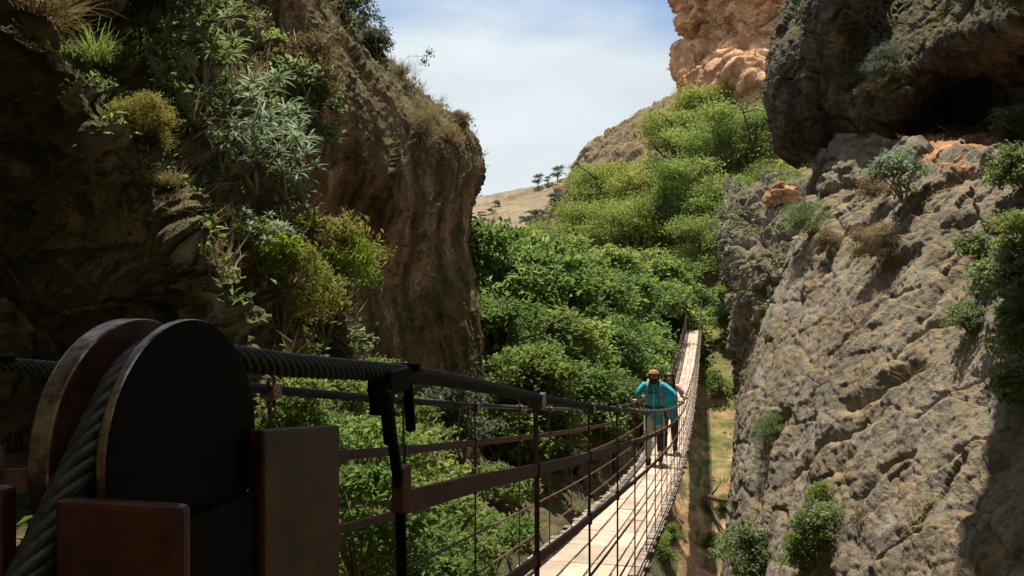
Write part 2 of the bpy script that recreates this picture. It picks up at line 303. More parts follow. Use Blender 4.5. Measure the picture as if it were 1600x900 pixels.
slabC = loft('right_cliff', [
 [(1345,195,26),(1300,205,22.3),(1390,222,18.8),(1480,228,16.2),(1590,236,13.4),(1760,240,10.5),(2100,250,8)],
 [(1330,300,26),(1272,300,21.2),(1370,300,17.2),(1470,300,14.4),(1580,300,12.0),(1740,310,9.5),(2100,330,7)],
 [(1290,400,25),(1238,400,20.2),(1340,400,16.0),(1450,400,13.2),(1570,400,11.0),(1740,400,8.6),(2100,420,6.3)],
 [(1250,500,24),(1200,500,19.2),(1310,500,15.0),(1430,500,12.2),(1570,500,10.0),(1750,500,7.8),(2100,520,5.6)],
 [(1215,620,23),(1166,620,18.2),(1280,620,14.0),(1410,620,11.2),(1570,620,9.0),(1760,620,7),(2100,650,5)],
 [(1195,760,22),(1146,760,17.2),(1260,760,13.0),(1400,760,10.1),(1570,760,8.0),(1760,760,6.2),(2100,800,4.4)],
 [(1180,900,22),(1134,900,16.4),(1240,900,12.0),(1390,900,9.1),(1570,900,7.2),(1760,900,5.6),(2100,950,4)],
 [(1170,1300,22),(1110,1300,15),(1200,1300,10.8),(1370,1300,8),(1570,1300,6.2),(1760,1300,4.8),(2100,1400,3.6)],
], 560, 520, M['slab'], extra=slab_cracks, amp=.12, fr=.42, blk=.036, bf=1.1, fine=.04, label='grey brown leaning rock slab in sunlight on the right', stretch=(1,.55,.8))
upperD = loft('right_overhang', [
 [(1430,-190,43),(1330,-200,30),(1350,-210,25),(1400,-215,28),(1440,-220,28),(1500,-230,24.7),(1540,-240,23.2),(1600,-250,21.2),(1700,-260,18.2),(1950,-260,14)],
 [(1330,-100,43),(1254,-100,29),(1290,-100,21.4),(1345,-100,21.2),(1385,-100,25),(1440,-100,24),(1490,-100,19.2),(1540,-90,16.9),(1640,-90,13.6),(1900,-90,10.2)],
 [(1310,0,43),(1240,0,28),(1275,0,21.4),(1335,0,20.4),(1372,0,22.6),(1425,0,21.0),(1470,5,19.4),(1510,10,16.6),(1610,0,13.4),(1900,0,10.2)],
 [(1300,70,43),(1213,70,26.5),(1262,70,21.6),(1332,70,20.6),(1365,70,21.2),(1415,60,20.0),(1450,55,18.8),(1490,55,16.8),(1600,40,13.6),(1900,30,10.6)],
 [(1290,120,43),(1208,120,26),(1260,120,21.8),(1330,125,20.8),(1362,120,20.0),(1408,112,19.2),(1445,108,18.8),(1480,95,18.6),(1590,80,16.0),(1900,80,12.5)],
 [(1290,180,43),(1210,180,26),(1260,185,22.2),(1328,180,21.2),(1362,168,19.4),(1405,165,18.8),(1440,160,19.6),(1480,155,20.4),(1600,145,17.6),(1900,150,13.6)],
 [(1300,226,43),(1218,226,26.4),(1262,228,22.8),(1325,216,21.8),(1362,200,20.2),(1405,196,19.6),(1440,200,19.9),(1480,206,19.9),(1605,208,17.2),(1900,220,13.0)],
 [(1310,262,43),(1252,258,27),(1300,250,25),(1350,236,23),(1390,228,21),(1420,228,20),(1450,230,18.8),(1490,234,17.4),(1610,244,13.9),(1900,256,9.9)],
], 460, 420, M['upper'], amp=.14, fr=.5, blk=.13, bf=.9, fine=.035, label='dark jutting overhang with a black hollow above the sunlit ledge, top right')
orangeE = loft('far_orange_cliff', [
 [(1110,-260,176),(1100,-260,150),(1120,-260,140),(1160,-260,134),(1220,-260,130),(1300,-260,126),(1420,-260,124)],
 [(1110,-110,156.2),(1050,-110,117),(1085,-110,107),(1140,-110,100),(1210,-110,95),(1300,-110,92),(1420,-110,90)],
 [(1110,0,156.2),(1054,-5,119.3),(1085,0,109.3),(1130,0,102.2),(1200,10,96.6),(1290,10,93.7),(1420,10,93.7)],
 [(1115,45,156.2),(1075,42,117.9),(1095,45,110.8),(1130,40,103.7),(1190,50,97.3),(1280,60,95.1),(1420,60,93.7)],
 [(1115,75,156.2),(1082,70,116),(1100,72,109),(1135,62,101),(1190,68,95),(1280,75,93),(1420,80,92)],
 [(1110,110,156.2),(1066,105,111),(1095,110,103),(1135,100,94),(1190,110,88),(1280,120,86),(1420,120,85)],
 [(1110,160,156.2),(1070,158,106),(1095,160,98),(1135,150,90),(1190,160,84),(1280,170,82),(1420,170,81)],
 [(1110,420,156.2),(1068,420,101),(1095,420,96),(1135,420,92),(1190,420,90),(1280,420,89),(1420,420,88)],
], 260, 300, M['orange'], amp=1.1, fr=.09, blk=1.3, bf=.15, fine=.12, label='orange cliff with dark overhang rising behind the hillside trees', stretch=(1,1,1.6))
grotE = loft('cave_rocks', [
 [(1150,282,72.0),(1165,297,61.0),(1195,292,57.0),(1225,284,55.0),(1260,277,54.0),(1320,272,56.0),(1400,272,62.0)],
 [(1130,318,69.0),(1150,323,57.0),(1185,308,53.0),(1215,304,51.0),(1250,308,50.0),(1320,308,52.0),(1400,308,59.0)],
 [(1130,363,65.0),(1146,358,53.0),(1180,353,50.5),(1210,348,48.0),(1245,348,47.0),(1320,348,48.0),(1400,348,55.0)],
 [(1130,408,62.0),(1146,403,51.0),(1160,398,47.5),(1200,398,45.5),(1240,398,44.0),(1320,398,44.0),(1400,398,52.0)],
 [(1145,450,60),(1154,445,50),(1168,440,46),(1185,440,45),(1230,440,42),(1320,440,42),(1400,440,50)],
 [(1150,520,60),(1156,520,50),(1166,520,46),(1185,520,44),(1225,520,42),(1320,520,42),(1400,520,50)],
 [(1155,640,60),(1160,640,48),(1168,640,44),(1185,640,42),(1225,640,40),(1320,640,40),(1400,640,50)],
 [(1150,900,60),(1152,900,42),(1160,900,38),(1185,900,35),(1225,900,34),(1320,900,34),(1400,900,50)],
], 240, 300, M['grot'], amp=.45, fr=.25, blk=.65, bf=.42, fine=.07, label='pink grey rocks with small caves between the far trees and the leaning slab')
ridgeF = loft('rocky_ridge', [
 [(600,420,330),(700,420,330),(800,420,300),(880,360,260),(960,330,230),(1060,300,210),(1250,260,200)],
 [(700,352,240),(790,372,220),(850,348,200),(902,278,180),(962,222,165),(1062,166,150),(1250,60,150)],
 [(700,372,180),(790,385,170),(855,362,155),(905,292,140),(965,250,125),(1062,205,112),(1250,100,110)],
 [(700,420,150),(790,410,140),(860,380,125),(915,330,112),(970,300,100),(1062,260,95),(1250,200,95)],
 [(700,470,120),(790,470,110),(860,460,100),(915,440,92),(970,420,88),(1062,400,86),(1250,380,86)],
], 300, 260, M['ridge'], amp=1.3, fr=.05, blk=1.6, bf=.11, fine=.3, label='brown rocky ridge sloping down to the left behind the yellow green trees')
farH = loft('far_hill', [
 [(300,420,900),(500,420,900),(700,420,900),(800,420,900),(900,420,900),(1000,420,900),(1200,420,900)],
 [(300,357,620),(500,347,620),(700,326,620),(800,313,600),(868,300,590),(960,276,580),(1200,230,560)],
 [(300,365,520),(500,360,520),(700,338,510),(800,328,500),(868,315,490),(960,300,480),(1200,260,470)],
 [(300,420,380),(500,420,380),(700,390,380),(800,378,370),(868,365,360),(960,350,350),(1200,320,340)],
 [(300,520,250),(500,520,250),(700,470,250),(800,460,250),(868,450,240),(960,440,240),(1200,430,240)],
], 200, 160, M['hill'], amp=2.0, fr=.02, blk=1.4, bf=.03, fine=.3, label='pale dry hillside dotted with bushes at the end of the gorge')
loft('ledge_rubble', [
 [(1395,214,22.4),(1430,210,21.4),(1480,208,20.2),(1530,212,18.6),(1578,218,16.8)],
 [(1388,226,19.9),(1430,222,19.0),(1480,220,17.8),(1530,224,16.2),(1578,230,14.6)],
 [(1390,240,18.5),(1430,238,17.6),(1480,240,16.3),(1530,240,14.95),(1575,244,13.8)],
 [(1392,258,18.1),(1430,262,17.0),(1480,266,15.5),(1530,260,14.35),(1570,262,13.3)],
 [(1394,280,18.4),(1430,285,17.2),(1480,290,15.6),(1530,284,14.4),(1570,286,13.4)],
], 160, 90, M['orange'], amp=.06, fr=.6, blk=.09, bf=1.6, fine=.03, label='strip of fresh orange rock on the ledge below the black hollow')
# walls of the gorge behind the viewer
def wallpt(x, y, z): return (x, y, z)
loft('rear_gorge_wall', [
 [(-14,12,26),(-13,2,25),(-9,-8,24),(0,-13,23),(9,-9,23),(13,-2,24),(14,8,26)],
 [(-13,11,14),(-11,2,12),(-7,-6,11),(0,-9,11),(7,-7,11),(11,-2,12),(13,6,14)],
 [(-11,9,5),(-8.5,2,4),(-5.5,-3.5,3.6),(0,-5.5,3.6),(5,-4.5,3.6),(8.5,-1,4),(10.5,5,5)],
 [(-10,8,0),(-7,2,-.6),(-5,-3,-1),(0,-5,-1),(4.5,-4,-1),(7,-1,-1),(8,3,-1)],
 [(-9,7,-14),(-7,2,-14),(-5,-3,-14),(0,-5,-14),(4,-4,-14),(6,-1,-14),(7,2,-14)],
], 160, 160, M['bank'], amp=.5, fr=.3, blk=.4, bf=.4, world=True, label='rock wall of the gorge behind the bridge tower')
# unseen rock roof, added to shade the tower and the first metres of cable
loft('unseen_shade_roof', [
 [(-14,5,14),(-8,4.6,14),(0,2.6,14),(8,0,14),(17,-1,14)],
 [(-13,4.6,9.6),(-8,4.0,9.4),(0,1.4,9.2),(8,-1.6,9),(17,-1.5,9)],
 [(-13,5,8.2),(-8,4.5,8),(0,1.8,7.8),(8,0,7.6),(17,0,7.6)],
 [(-13,6,8.6),(-8,6,8.5),(0,5.0,8.4),(8,6,8.4),(17,8,8.4)],
 [(-13,7.2,9.6),(-8,7.8,9.4),(0,8.2,9.4),(5.5,11.6,9.7),(17,13,10)],
 [(-13,7.4,13),(-8,8,13),(0,8.4,13),(5.5,11.8,13.4),(17,13,13.5)],
 [(-13,5,14.5),(-8,5,14.5),(0,5,14.5),(7,5,14.5),(17,5,14.5)],
], 150, 150, M['bank'], amp=.5, fr=.3, blk=.5, bf=.5, world=True, label='unseen rock overhang added to shade the bridge tower and the viewer')
# ------------------------------------------------------------------ gorge floor
S_ = [-30,-2,.9,1.6,4,8,14,20,26,32,37,44,52,60,66,74,84,96,110,160,300]
U_ = [-70,-30,-14,-8,-5,-3,-1.4,-.2,1.2,3,6,12,25,60]
T_ = [
 [-1.1]*14, [-1.1]*14, [-1.1,-1.1,-1.1,-1.1,-1.1,-1.1,-1.1,-1.1,-1.1,-1.2,-1.4,-1.5,-1.5,-1.5],
 [0,0,-.4,-.9,-1.3,-1.9,-2.5,-3.2,-4,-4.6,-5,-5,-5,-5],
 [1,1,.2,-.5,-1.2,-2.0,-3.2,-5,-6.5,-7.4,-7.5,-7,-6,-6],
 [2,2,.6,-.6,-1.7,-2.8,-4.4,-7,-8.6,-9,-9,-8,-6,-6],
 [2,2,0,-1.6,-2.9,-4.2,-6.0,-8.6,-9.8,-10,-10,-8,-6,-6],
 [2,2,-1,-2.6,-4.2,-5.6,-7.6,-9.8,-10.2,-10.4,-10,-8,-4,-4],
 [2,2,-2,-3.4,-5,-6.6,-8.6,-10.3,-10.5,-10.5,-10,-8,-3,-3],
 [2,1,-2,-3.6,-5,-6.8,-8.9,-10.2,-10.3,-10.3,-9.6,-7,-2,-2],
 [2,1,-2,-3.6,-4.8,-6.2,-7.6,-8.6,-8.6,-8.6,-8,-6,-1,0],
 [2,1,-1.4,-3,-4.2,-5.4,-6.4,-7.0,-7.0,-6.8,-6,-4,1,2],
 [2,1,-.8,-2,-3,-4.0,-4.8,-5.2,-5.1,-4.8,-4,-1,4,5],
 [2,1,-.2,-.8,-1.6,-2.4,-2.8,-2.9,-2.8,-2.4,-1.2,2,7,9],
 [2,1,.2,-.3,-.8,-1.2,-1.5,-1.6,-1.2,-.4,1.5,5,11,14],
 [2,1,.4,.6,1,2,3,4,5,6.4,8.6,12,18,24],
 [2,1.4,1.5,3,4.5,6,7.5,9,10.5,12.5,15,20,27,34],
 [3,3,4,7,9,11,12.5,14,15.5,17.5,21,26,34,42],
 [4,4,6,9,12,14,15.5,17,18.5,21,25,30,40,50],
 [6,6,6,8,10,12,14,16,18,21,26,33,44,55],
 [16,16,16,20,24,28,30,34,38,42,48,58,75,90]]
def ground_z(x, y):
    s = x*BD.x + y*BD.y; u = x*BR.x + y*BR.y
    s = min(max(s, S_[0]), S_[-1]-1e-3); u = min(max(u, U_[0]), U_[-1]-1e-3)
    i = max(k for k in range(len(S_)-1) if S_[k] <= s); j = max(k for k in range(len(U_)-1) if U_[k] <= u)
    a = (s-S_[i])/(S_[i+1]-S_[i]); b = (u-U_[j])/(U_[j+1]-U_[j])
    return (T_[i][j]*(1-a)+T_[i+1][j]*a)*(1-b) + (T_[i][j+1]*(1-a)+T_[i+1][j+1]*a)*b
ss = np.concatenate([np.linspace(-30,.6,30), np.linspace(.8,12,110), np.linspace(12.2,70,330), np.linspace(71,300,140)])
uu = np.concatenate([np.linspace(-70,-14,40), np.linspace(-13.7,-4,60), np.linspace(-3.8,6,120), np.linspace(6.3,60,80)])
SG, UG = np.meshgrid(ss, uu, indexing='ij')
Tn = np.array(T_, float)
ai = np.clip(np.searchsorted(S_, SG, 'right')-1, 0, len(S_)-2); bi = np.clip(np.searchsorted(U_, UG, 'right')-1, 0, len(U_)-2)
Sa = np.array(S_, float); Ua = np.array(U_, float)
fa = np.clip((SG-Sa[ai])/(Sa[ai+1]-Sa[ai]), 0, 1); fb = np.clip((UG-Ua[bi])/(Ua[bi+1]-Ua[bi]), 0, 1)
ZG = (Tn[ai,bi]*(1-fa)+Tn[ai+1,bi]*fa)*(1-fb) + (Tn[ai,bi+1]*(1-fa)+Tn[ai+1,bi+1]*fa)*fb
P = np.stack([SG*BD.x+UG*BR.x, SG*BD.y+UG*BR.y, ZG], -1).reshape(-1,3)
q = P.copy(); q[:,2] = 0
rough = np.clip((SG.ravel()-1.5)/6, 0, 1)
vf, _e = facets(P*.7)
P[:,2] += rough*(.5*fbm(q*.22, 4) + .28*fbm(q*.9+7, 4) + .22*vf + .05*fbm(q*5, 3))
nu = len(uu); ii = np.arange(len(ss)-1)[:,None]*nu; jj = np.arange(nu-1)[None]
Fq = np.stack([ii+jj, ii+jj+1, ii+nu+jj+1, ii+nu+jj], -1).reshape(-1,4)[:, ::-1]
gro = ob('ground', mk_mesh('ground', P, Fq, M['soil'], True)); gro.data.materials.append(M['bank'])
uf = (P[Fq].mean(1)@np.array(tuple(BR))) + .8*gn(P[Fq].mean(1)*.6)
gro.data.polygons.foreach_set('material_index', (uf < -1.2).astype(np.int32))
tag(gro, 'orange soil and grass on the gorge floor beneath the footbridge', None, None, 'structure'); SURF.append((gro, P, Fq))
# rays that find where a plant stands
def tree_of(lst):
    V = []; Fa = []; n = 0; own = []
    for o, p, f in lst:
        V.append(p); Fa.append(f+n); n += len(p)
    V = np.vstack(V); Fa = np.vstack(Fa)
    return BVHTree.FromPolygons([tuple(v) for v in V.tolist()], [tuple(x) for x in Fa.tolist()])
BV = tree_of(SURF)
def hit(px, py):
    h = BV.ray_cast(Vector((0,0,0)), at(px, py, 1).normalized(), 2000)
    return (h[0], h[1]) if h[0] else (at(px, py, 60), Vector((0,0,1)))
def hit_down(x, y, z=60):
    h = BVG.ray_cast(Vector((x,y,z)), Vector((0,0,-1)), 500)
    return h[0].z if h[0] else ground_z(x, y)
BVG = tree_of([SURF[-1]])
# ------------------------------------------------------------------ the suspension footbridge
ks = np.array([-2, .715, .9,1.33,2.49,3.64,5.1,8.5,13,16,20,25,31,38,44,50,57,63.5])
kz = np.array([0.37,-.056,-.083,-.135,-.315,-.49,-.70,-1.17,-1.72,-2.03,-2.32,-2.52,-2.58,-2.38,-2.02,-1.55,-1.02,-.55])
def _pchip(x):
    x = np.atleast_1d(np.asarray(x, float)); d = np.gradient(kz, ks); i = np.clip(np.searchsorted(ks, x)-1, 0, len(ks)-2)
    h = ks[i+1]-ks[i]; t = (x-ks[i])/h; return ((2*t**3-3*t**2+1)*kz[i] + (t**3-2*t**2+t)*h*d[i] + (-2*t**3+3*t**2)*kz[i+1] + (t**3-t**2)*h*d[i+1])
def cz(s): return float(_pchip(s)[0])
DK = 1.07
UR, UL, UC = -.45, -1.27, -.86
br = empty('suspension_footbridge', B(.9, UC, -1.1), 'long sagging footbridge of pale planks hung from steel cables across the gorge', 'footbridge')
br.location = (0,0,0)
def helix_rope(mb, path, R, r, n=6, pitch=.14, hand=1, sub=.006):
    path = np.array(path, float); seg = np.linalg.norm(np.diff(path, axis=0), axis=1); cum = np.concatenate([[0], np.cumsum(seg)])
    q = np.arange(0, cum[-1], sub); pts = np.stack([np.interp(q, cum, path[:,k]) for k in range(3)], 1)
    t = np.gradient(pts, axis=0); t /= np.linalg.norm(t, axis=1)[:,None]
    side = np.array(tuple(BR)); a = side - (t@side)[:,None]*t; a /= np.linalg.norm(a, axis=1)[:,None]; b = np.cross(t, a)
    for k in range(n):
        ph = hand*2*np.pi*q/pitch + 2*np.pi*k/n
        mb.tube(pts + R*(np.cos(ph)[:,None]*a + np.sin(ph)[:,None]*b), r, 8)
    mb.tube(pts, R*.75, 6)
def cable_path(u, far=True):
    c0, z0, rg = .705, -.142, .0870; pts = []
    for t in np.linspace(1.6, 0, 24): pts.append(B(c0 - rg*math.sin(math.radians(52)) - t*math.cos(math.radians(52))*.9, u, z0 + rg*math.cos(math.radians(52)) - t*math.sin(math.radians(52))*.9))
    for a in np.linspace(52, -8.8, 16)[1:]:
        a = math.radians(a); pts.append(B(c0 - rg*math.sin(a), u, z0 + rg*math.cos(a)))
    for s in np.linspace(.79, 4.2, 60): pts.append(B(s, u, cz(s)))
    return pts
for u in (-.476, -1.244):
    mb = MB(); helix_rope(mb, cable_path(u), .0092, .0055, pitch=.105, hand=1)
    s = np.linspace(4.18, 63.5, 160); mb.tube([B(x, u, cz(x)) for x in s], .0134, 8)
    c = mb.obj('main_cable', M['rope'], br, True); c.data.materials.append(M['ropeshade'])
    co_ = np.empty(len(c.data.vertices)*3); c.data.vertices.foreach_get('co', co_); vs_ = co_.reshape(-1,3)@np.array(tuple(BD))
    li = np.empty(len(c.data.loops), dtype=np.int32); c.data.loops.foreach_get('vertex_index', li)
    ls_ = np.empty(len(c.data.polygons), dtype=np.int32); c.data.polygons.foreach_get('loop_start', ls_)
    c.data.polygons.foreach_set('material_index', (vs_[li[ls_]] > .74).astype(np.int32))  # bridge side of the cable takes the shade-darkened copy
# cable saddles and the tower heads that carry them
def disc(mb, u0, u1, r, n=64, hub=.0):
    cs, czz = .705, -.142
    for (ua, ub) in ((u0, u1),):
        v = []; f = []
        for uu_ in (ua, ub):
            for i in range(n):
                a = 2*math.pi*i/n; v.append(tuple(B(cs + r*math.cos(a), uu_, czz + r*math.sin(a))))
        v.append(tuple(B(cs, ua, czz))); v.append(tuple(B(cs, ub, czz))); c0 = 2*n
        for i in range(n): f.append([i, (i+1) % n, n+(i+1) % n, n+i])
        for i in range(0, n, 2):
            f.append([c0, (i+2) % n, (i+1) % n, i]); f.append([c0+1, n+i, n+(i+1) % n, n+(i+2) % n])
        mb.add(v, f)
def tower(sgn, uc):
    # uc: lateral position of the cable, everything mirrored with sgn
    U = lambda d: uc + sgn*d
    def bb(mb, s0, s1, a, b, z0, z1): bbox_b(mb, s0, s1, min(U(a), U(b)), max(U(a), U(b)), z0, z1)
    mb = MB(); disc(mb, U(-.0205), U(.0175), .0723, 48); sad = mb.obj('cable_saddle', M['paint'], br, False)
    for a, b in ((.0185, .0285), (-.0215, -.0425)):
        m2 = MB(); disc(m2, U(a), U(b), .1145, 72); fl = m2.obj('flange', M['rim'], sad, False, .0025)
        fl.data.materials.append(M['rust']); fl.data.materials.append(M['black'])
        for p in fl.data.polygons:
            nrm = p.normal; du_ = abs(p.center.dot(BR) - uc); p.material_index = 0 if abs(nrm.dot(BR)) < .7 else (2 if du_ > abs(a+b)/2 else 1)  # outer faces painted near black in place of shade
    m3 = MB(); m3.tube([B(.705, U(-.040), -.142), B(.705, U(.027), -.142)], .018, 12); m3.obj('axle', M['black'], sad, True)
    m4 = MB()
    for a in (.014, -.014):                       # side cheeks inside the tower head
        pass
    bb(m4, .58, .85, .030, .040, -1.1, -.20); bb(m4, .58, .85, -.050, -.040, -1.1, -.20)
    m4.obj('cheek_plate', M['black'], br, False, .002)
    m5 = MB()
    q = [tuple(B(s_, U(d_), zt if top else -1.1)) for s_, zt in ((.80,-.140),(.985,-.163)) for d_ in (.030, .048) for top in (0, 1)]
    m5.add(q, [[0,1,3,2],[4,6,7,5],[0,4,5,1],[2,3,7,6],[0,2,6,4],[1,5,7,3]])
    m5.obj('side_plate', M['paint'], br, False, .003)
    m5 = MB(); bb(m5, .86, .975, -.055, .028, -1.1, -.235); m5.obj('rear_column', M['paint'], br, False, .006)
    m6 = MB(); bb(m6, .55, .566, .016, .118, -1.1, -.152); bb(m6, .55, .566, -.45 if sgn > 0 else -.128, -.026, -1.1, -.146); bb(m6, .55, .566, -.026, .016, -1.1, -.33)
    m6.obj('front_plate', M['paint'], br, False, .005)
    m7 = MB(); bb(m7, .566, .83, -.125, .045 if sgn > 0 else .125, -1.1, -.30); m7.obj('column_core', M['black'], br, False, .004)
    for (ds, dz, dd) in ((.622, -.205, .0290), (.622, -.205, -.043)):
        m8 = MB(); m8.tube([B(ds, U(dd-.003), dz), B(ds, U(dd+.004), dz)], .008, 6); m8.obj('bolt', M['rim'], sad)
tower(1, -.476); tower(-1, -1.244)
# near clamp with its hanging strap
for u, o in ((-.476, UR), (-1.244, UL)):
    g = 1 if o == UR else -1
    mb = MB(); s0 = 1.27
    bbox_b(mb, s0-.035, s0+.055, u-.019, u+.019, cz(s0)-.032, cz(s0)+.004)
    bbox_b(mb, s0-.045, s0-.032, u-.012, u+.016, cz(s0)-.060, cz(s0)-.01)
    mb.tube([B(s0-.04, u+g*.012, cz(s0)-.03), B(s0-.02, u+g*.012, cz(s0)-.105)], .010, 8)
    mb.tube([B(s0+.06, u+g*.012, cz(s0)-.02), B(s0+.075, u+g*.012, cz(s0)-.100)], .009, 8)
    mb.tube([B(s0-.075, u+g*.022, cz(s0)-.028), B(s0-.05, u+g*.022, cz(s0)-.03)], .011, 8)
    mb.tube([B(s0+.085, u+g*.024, cz(s0)+.0), B(s0+.085, u-g*.03, cz(s0)+.0)], .008, 8)
    mb.obj('cable_clamp', M['black'], br, False, .003)
    mb = MB()
    mb.tube([B(s0, u, cz(s0)-.03), B(s0+.02, u, cz(s0)-.10), B(s0+.055, u, cz(s0)-.19), B(s0+.065, u, cz(s0)-.30), B(s0+.085, u, -1.25)], .0085, 8)
    mb.obj('hanging_strap', M['black'], br, True)
    mb = MB(); bbox_b(mb, s0+.045, s0+.085, u-.010, u+.010, cz(s0)-.225, cz(s0)-.155); mb.obj('bracket', M['rust'], br, False, .002)
# rails along both sides
def rail(u, dz, h, t, s0, s1, mat, name, round_=False):
    mb = MB(); s = np.concatenate([np.arange(s0, 14, .5), np.arange(14, s1, 1.2), [s1]])
    if round_: mb.tube([B(x, u, cz(x)-dz) for x in s], t, 6)
    else:
        for a, b in zip(s[:-1], s[1:]):
            p = [B(x, u+uo*t/2, cz(x)-dz+zo*h/2) for x in (a, b) for uo in (-1,1) for zo in (-1,1)]
            mb.add([tuple(x) for x in p], [[0,1,3,2],[4,6,7,5],[0,4,5,1],[2,3,7,6],[0,2,6,4],[1,5,7,3]])
    return mb.obj(name, mat, br, round_)
for u in (UR-.03, UL+.03):
    rail(u, .205, .035, .012, 1.33, 63.3, M['rust'], 'top_rail')
    rail(u, .46, .028, .010, .95, 63.3, M['rust'], 'middle_rail')
    rail(u, .70, .013, .0065, .95, 63.3, M['rust'], 'rail_wire', True)
    rail(u, .92, .013, .0065, .95, 63.3, M['rust'], 'rail_wire', True)
# hangers: a rod, its clamp on the cable, one thing per stop and side
hang = []
for k in range(55):
    s = 2.49 + 1.14*k if k < 52 else None
    if s and s < 63: hang.append((s, 0)); 
for k in range(55):
    s = 2.36 + 1.15*k
    if s < 63: hang.append((s, 1))
hang.sort()
def hanger_mb(mb, s, side):
    u = UR-.03 if side == 0 else UL+.03; z = cz(s)
    bold = side == 0 and s < 2.6
    mb.tube([B(s, u-.005, z+.01), B(s, u, z-.3), B(s, u, z-DK-.06)], .0085 if bold else .0052, 6)
    for dz in (.205, .46): mb.box(B(s, u, z-dz), BD*.012, BR*.010, Vector((0,0,.022)))
def clampm(mb, s, side):
    u = UR-.03 if side == 0 else UL+.03; z = cz(s); g = .018
    mb.box(B(s, u, z-.006), BD*.028, BR*.021, Vector((0,0,.020)))
    mb.tube([B(s-.018, u, z-.05), B(s-.018, u, z+.026)], .006, 6); mb.tube([B(s+.018, u, z-.05), B(s+.018, u, z+.026)], .006, 6)
rest = MB()
for i, (s, side) in enumerate(hang):
    if i < 96:
        mb = MB(); hanger_mb(mb, s, side); h = mb.obj('hanger', M['rust'], br, True)
        m2 = MB(); clampm(m2, s, side); m2.obj('clamp', M['rim'], h)
    else: hanger_mb(rest, s, side)
if rest.v: tag(rest.obj('distant_hangers', M['rust'], br, True), kind='stuff')
# deck: grey cross timbers with pale boards laid lengthwise on top
mb = MB(); s = 1.0
while s < 63.2:
    wdt = .165 + random.uniform(-.01, .01); z = cz(s+.08)-DK-.045; dz = (cz(s+.16)-cz(s))/.16
    t = Vector(BD + Vector((0,0,dz))).normalized()
    e = random.uniform(-.02, .02)
    mb.box(B(s+.085, UC+e, z + random.uniform(-.004,.004)), t*(wdt/2), BR*(.435+random.uniform(-.02,.01)), Vector((0,0,.022)))
    s += .182
mb.obj('cross_timbers', M['sleeper'], br, False, .004)
mb = MB()
for c, (u0, wd) in enumerate(((-1.035, .15), (-.872, .15), (-.709, .15), (-.570, .105))):
    s = 1.0
    while s < 63.0:
        ln = .865; s1 = min(s+ln-.018, 63.2); u = u0 + random.uniform(-.004, .004); zz = random.uniform(-.002, .005)
        for a, b in ((s, s+(s1-s)/2), (s+(s1-s)/2, s1)):
            pass
        p = [B(x, u+uo*(wd/2-.003), cz(x)-DK-.018+zo*.010+zz) for x in (s, s1) for uo in (-1,1) for zo in (-1,1)]
        mb.add([tuple(x) for x in p], [[0,1,3,2],[4,6,7,5],[0,4,5,1],[2,3,7,6],[0,2,6,4],[1,5,7,3]])
        s += ln
mb.obj('deck_boards', M['board'], br, False, .003)
for u in (UR-.05, UL+.05):
    mb = MB(); ssx = np.linspace(.9, 63.4, 90)
    for a, b in zip(ssx[:-1], ssx[1:]):
        p = [B(x, u+uo*.035, cz(x)-DK-.12+zo*.05) for x in (a, b) for uo in (-1,1) for zo in (-1,1)]
        mb.add([tuple(x) for x in p], [[0,1,3,2],[4,6,7,5],[0,4,5,1],[2,3,7,6],[0,2,6,4],[1,5,7,3]])
    mb.obj('side_beam', M['rust'], br)
mb = MB()
for u in (UR-.03, UL+.03): bbox_b(mb, 63.4, 63.65, u-.07, u+.07, -3.2, -.45)
mb.obj('end_column', M['paint'], br, False, .01)
mb = MB(); bbox_b(mb, 63.2, 66.5, UL-.3, UR+.3, -3.3, cz(63.2)-DK); tag(mb.obj('end_landing', M['slab'], br, False, .03))
# ------------------------------------------------------------------ vegetation
def leaves(pts, size, asp=2.2, up=.35, rng=RNG, bend=.25, dirs=None, jit=.3):
    n = len(pts); s = size*rng.uniform(1-jit, 1+jit, n)
    d = rng.normal(size=(n,3)) if dirs is None else dirs; d[:,2] += up*0
    d /= np.linalg.norm(d, axis=1)[:,None]
    nn = rng.normal(size=(n,3)); nn[:,2] = np.abs(nn[:,2]) + up*2
    a = np.cross(d, nn); a /= np.linalg.norm(a, axis=1)[:,None] + 1e-9; nn = np.cross(a, d)
    l = s[:,None]; w_ = (s/asp)[:,None]
    v = np.stack([pts - d*l*.5, pts + a*w_*.5 + d*l*.05, pts + d*l*.5 - nn*l*bend, pts - a*w_*.5 + d*l*.05], 1)
    return v.reshape(-1,3), np.arange(4*n).reshape(-1,4)
def crown_pts(rad, hgt, lobes, per, twigs, rng, flat=.75, lr=(.28,.45), hollow=.2, sig=.05):
    out = []; dirs = []
    for k in range(lobes):
        th = rng.uniform(0, 2*np.pi); rr = rad*math.sqrt(rng.uniform(0, 1))*.72; zz = hgt*(.30 + .62*rng.uniform()**.8)
        rr *= math.sqrt(max(.15, 1-((zz/hgt-.42)/.62)**2))
        c = np.array([rr*math.cos(th), rr*math.sin(th), zz]); r = rad*rng.uniform(*lr)
        g = rng.normal(size=(twigs,3)); g /= np.linalg.norm(g, axis=1)[:,None]; g[:,2] = np.where(g[:,2] < -.35, -g[:,2], g[:,2])
        t = c + g*(r*rng.uniform(hollow, 1.08, twigs)**.45)[:,None]*np.array([1,1,flat])
        p = np.repeat(t, per, 0) + rng.normal(size=(twigs*per,3))*rad*sig*np.array([1,1,.6]); out.append(p)
        dd = np.repeat(g, per, 0)*.7 + rng.normal(size=(twigs*per,3))*.7; dirs.append(dd)
    return np.vstack(out), np.vstack(dirs)
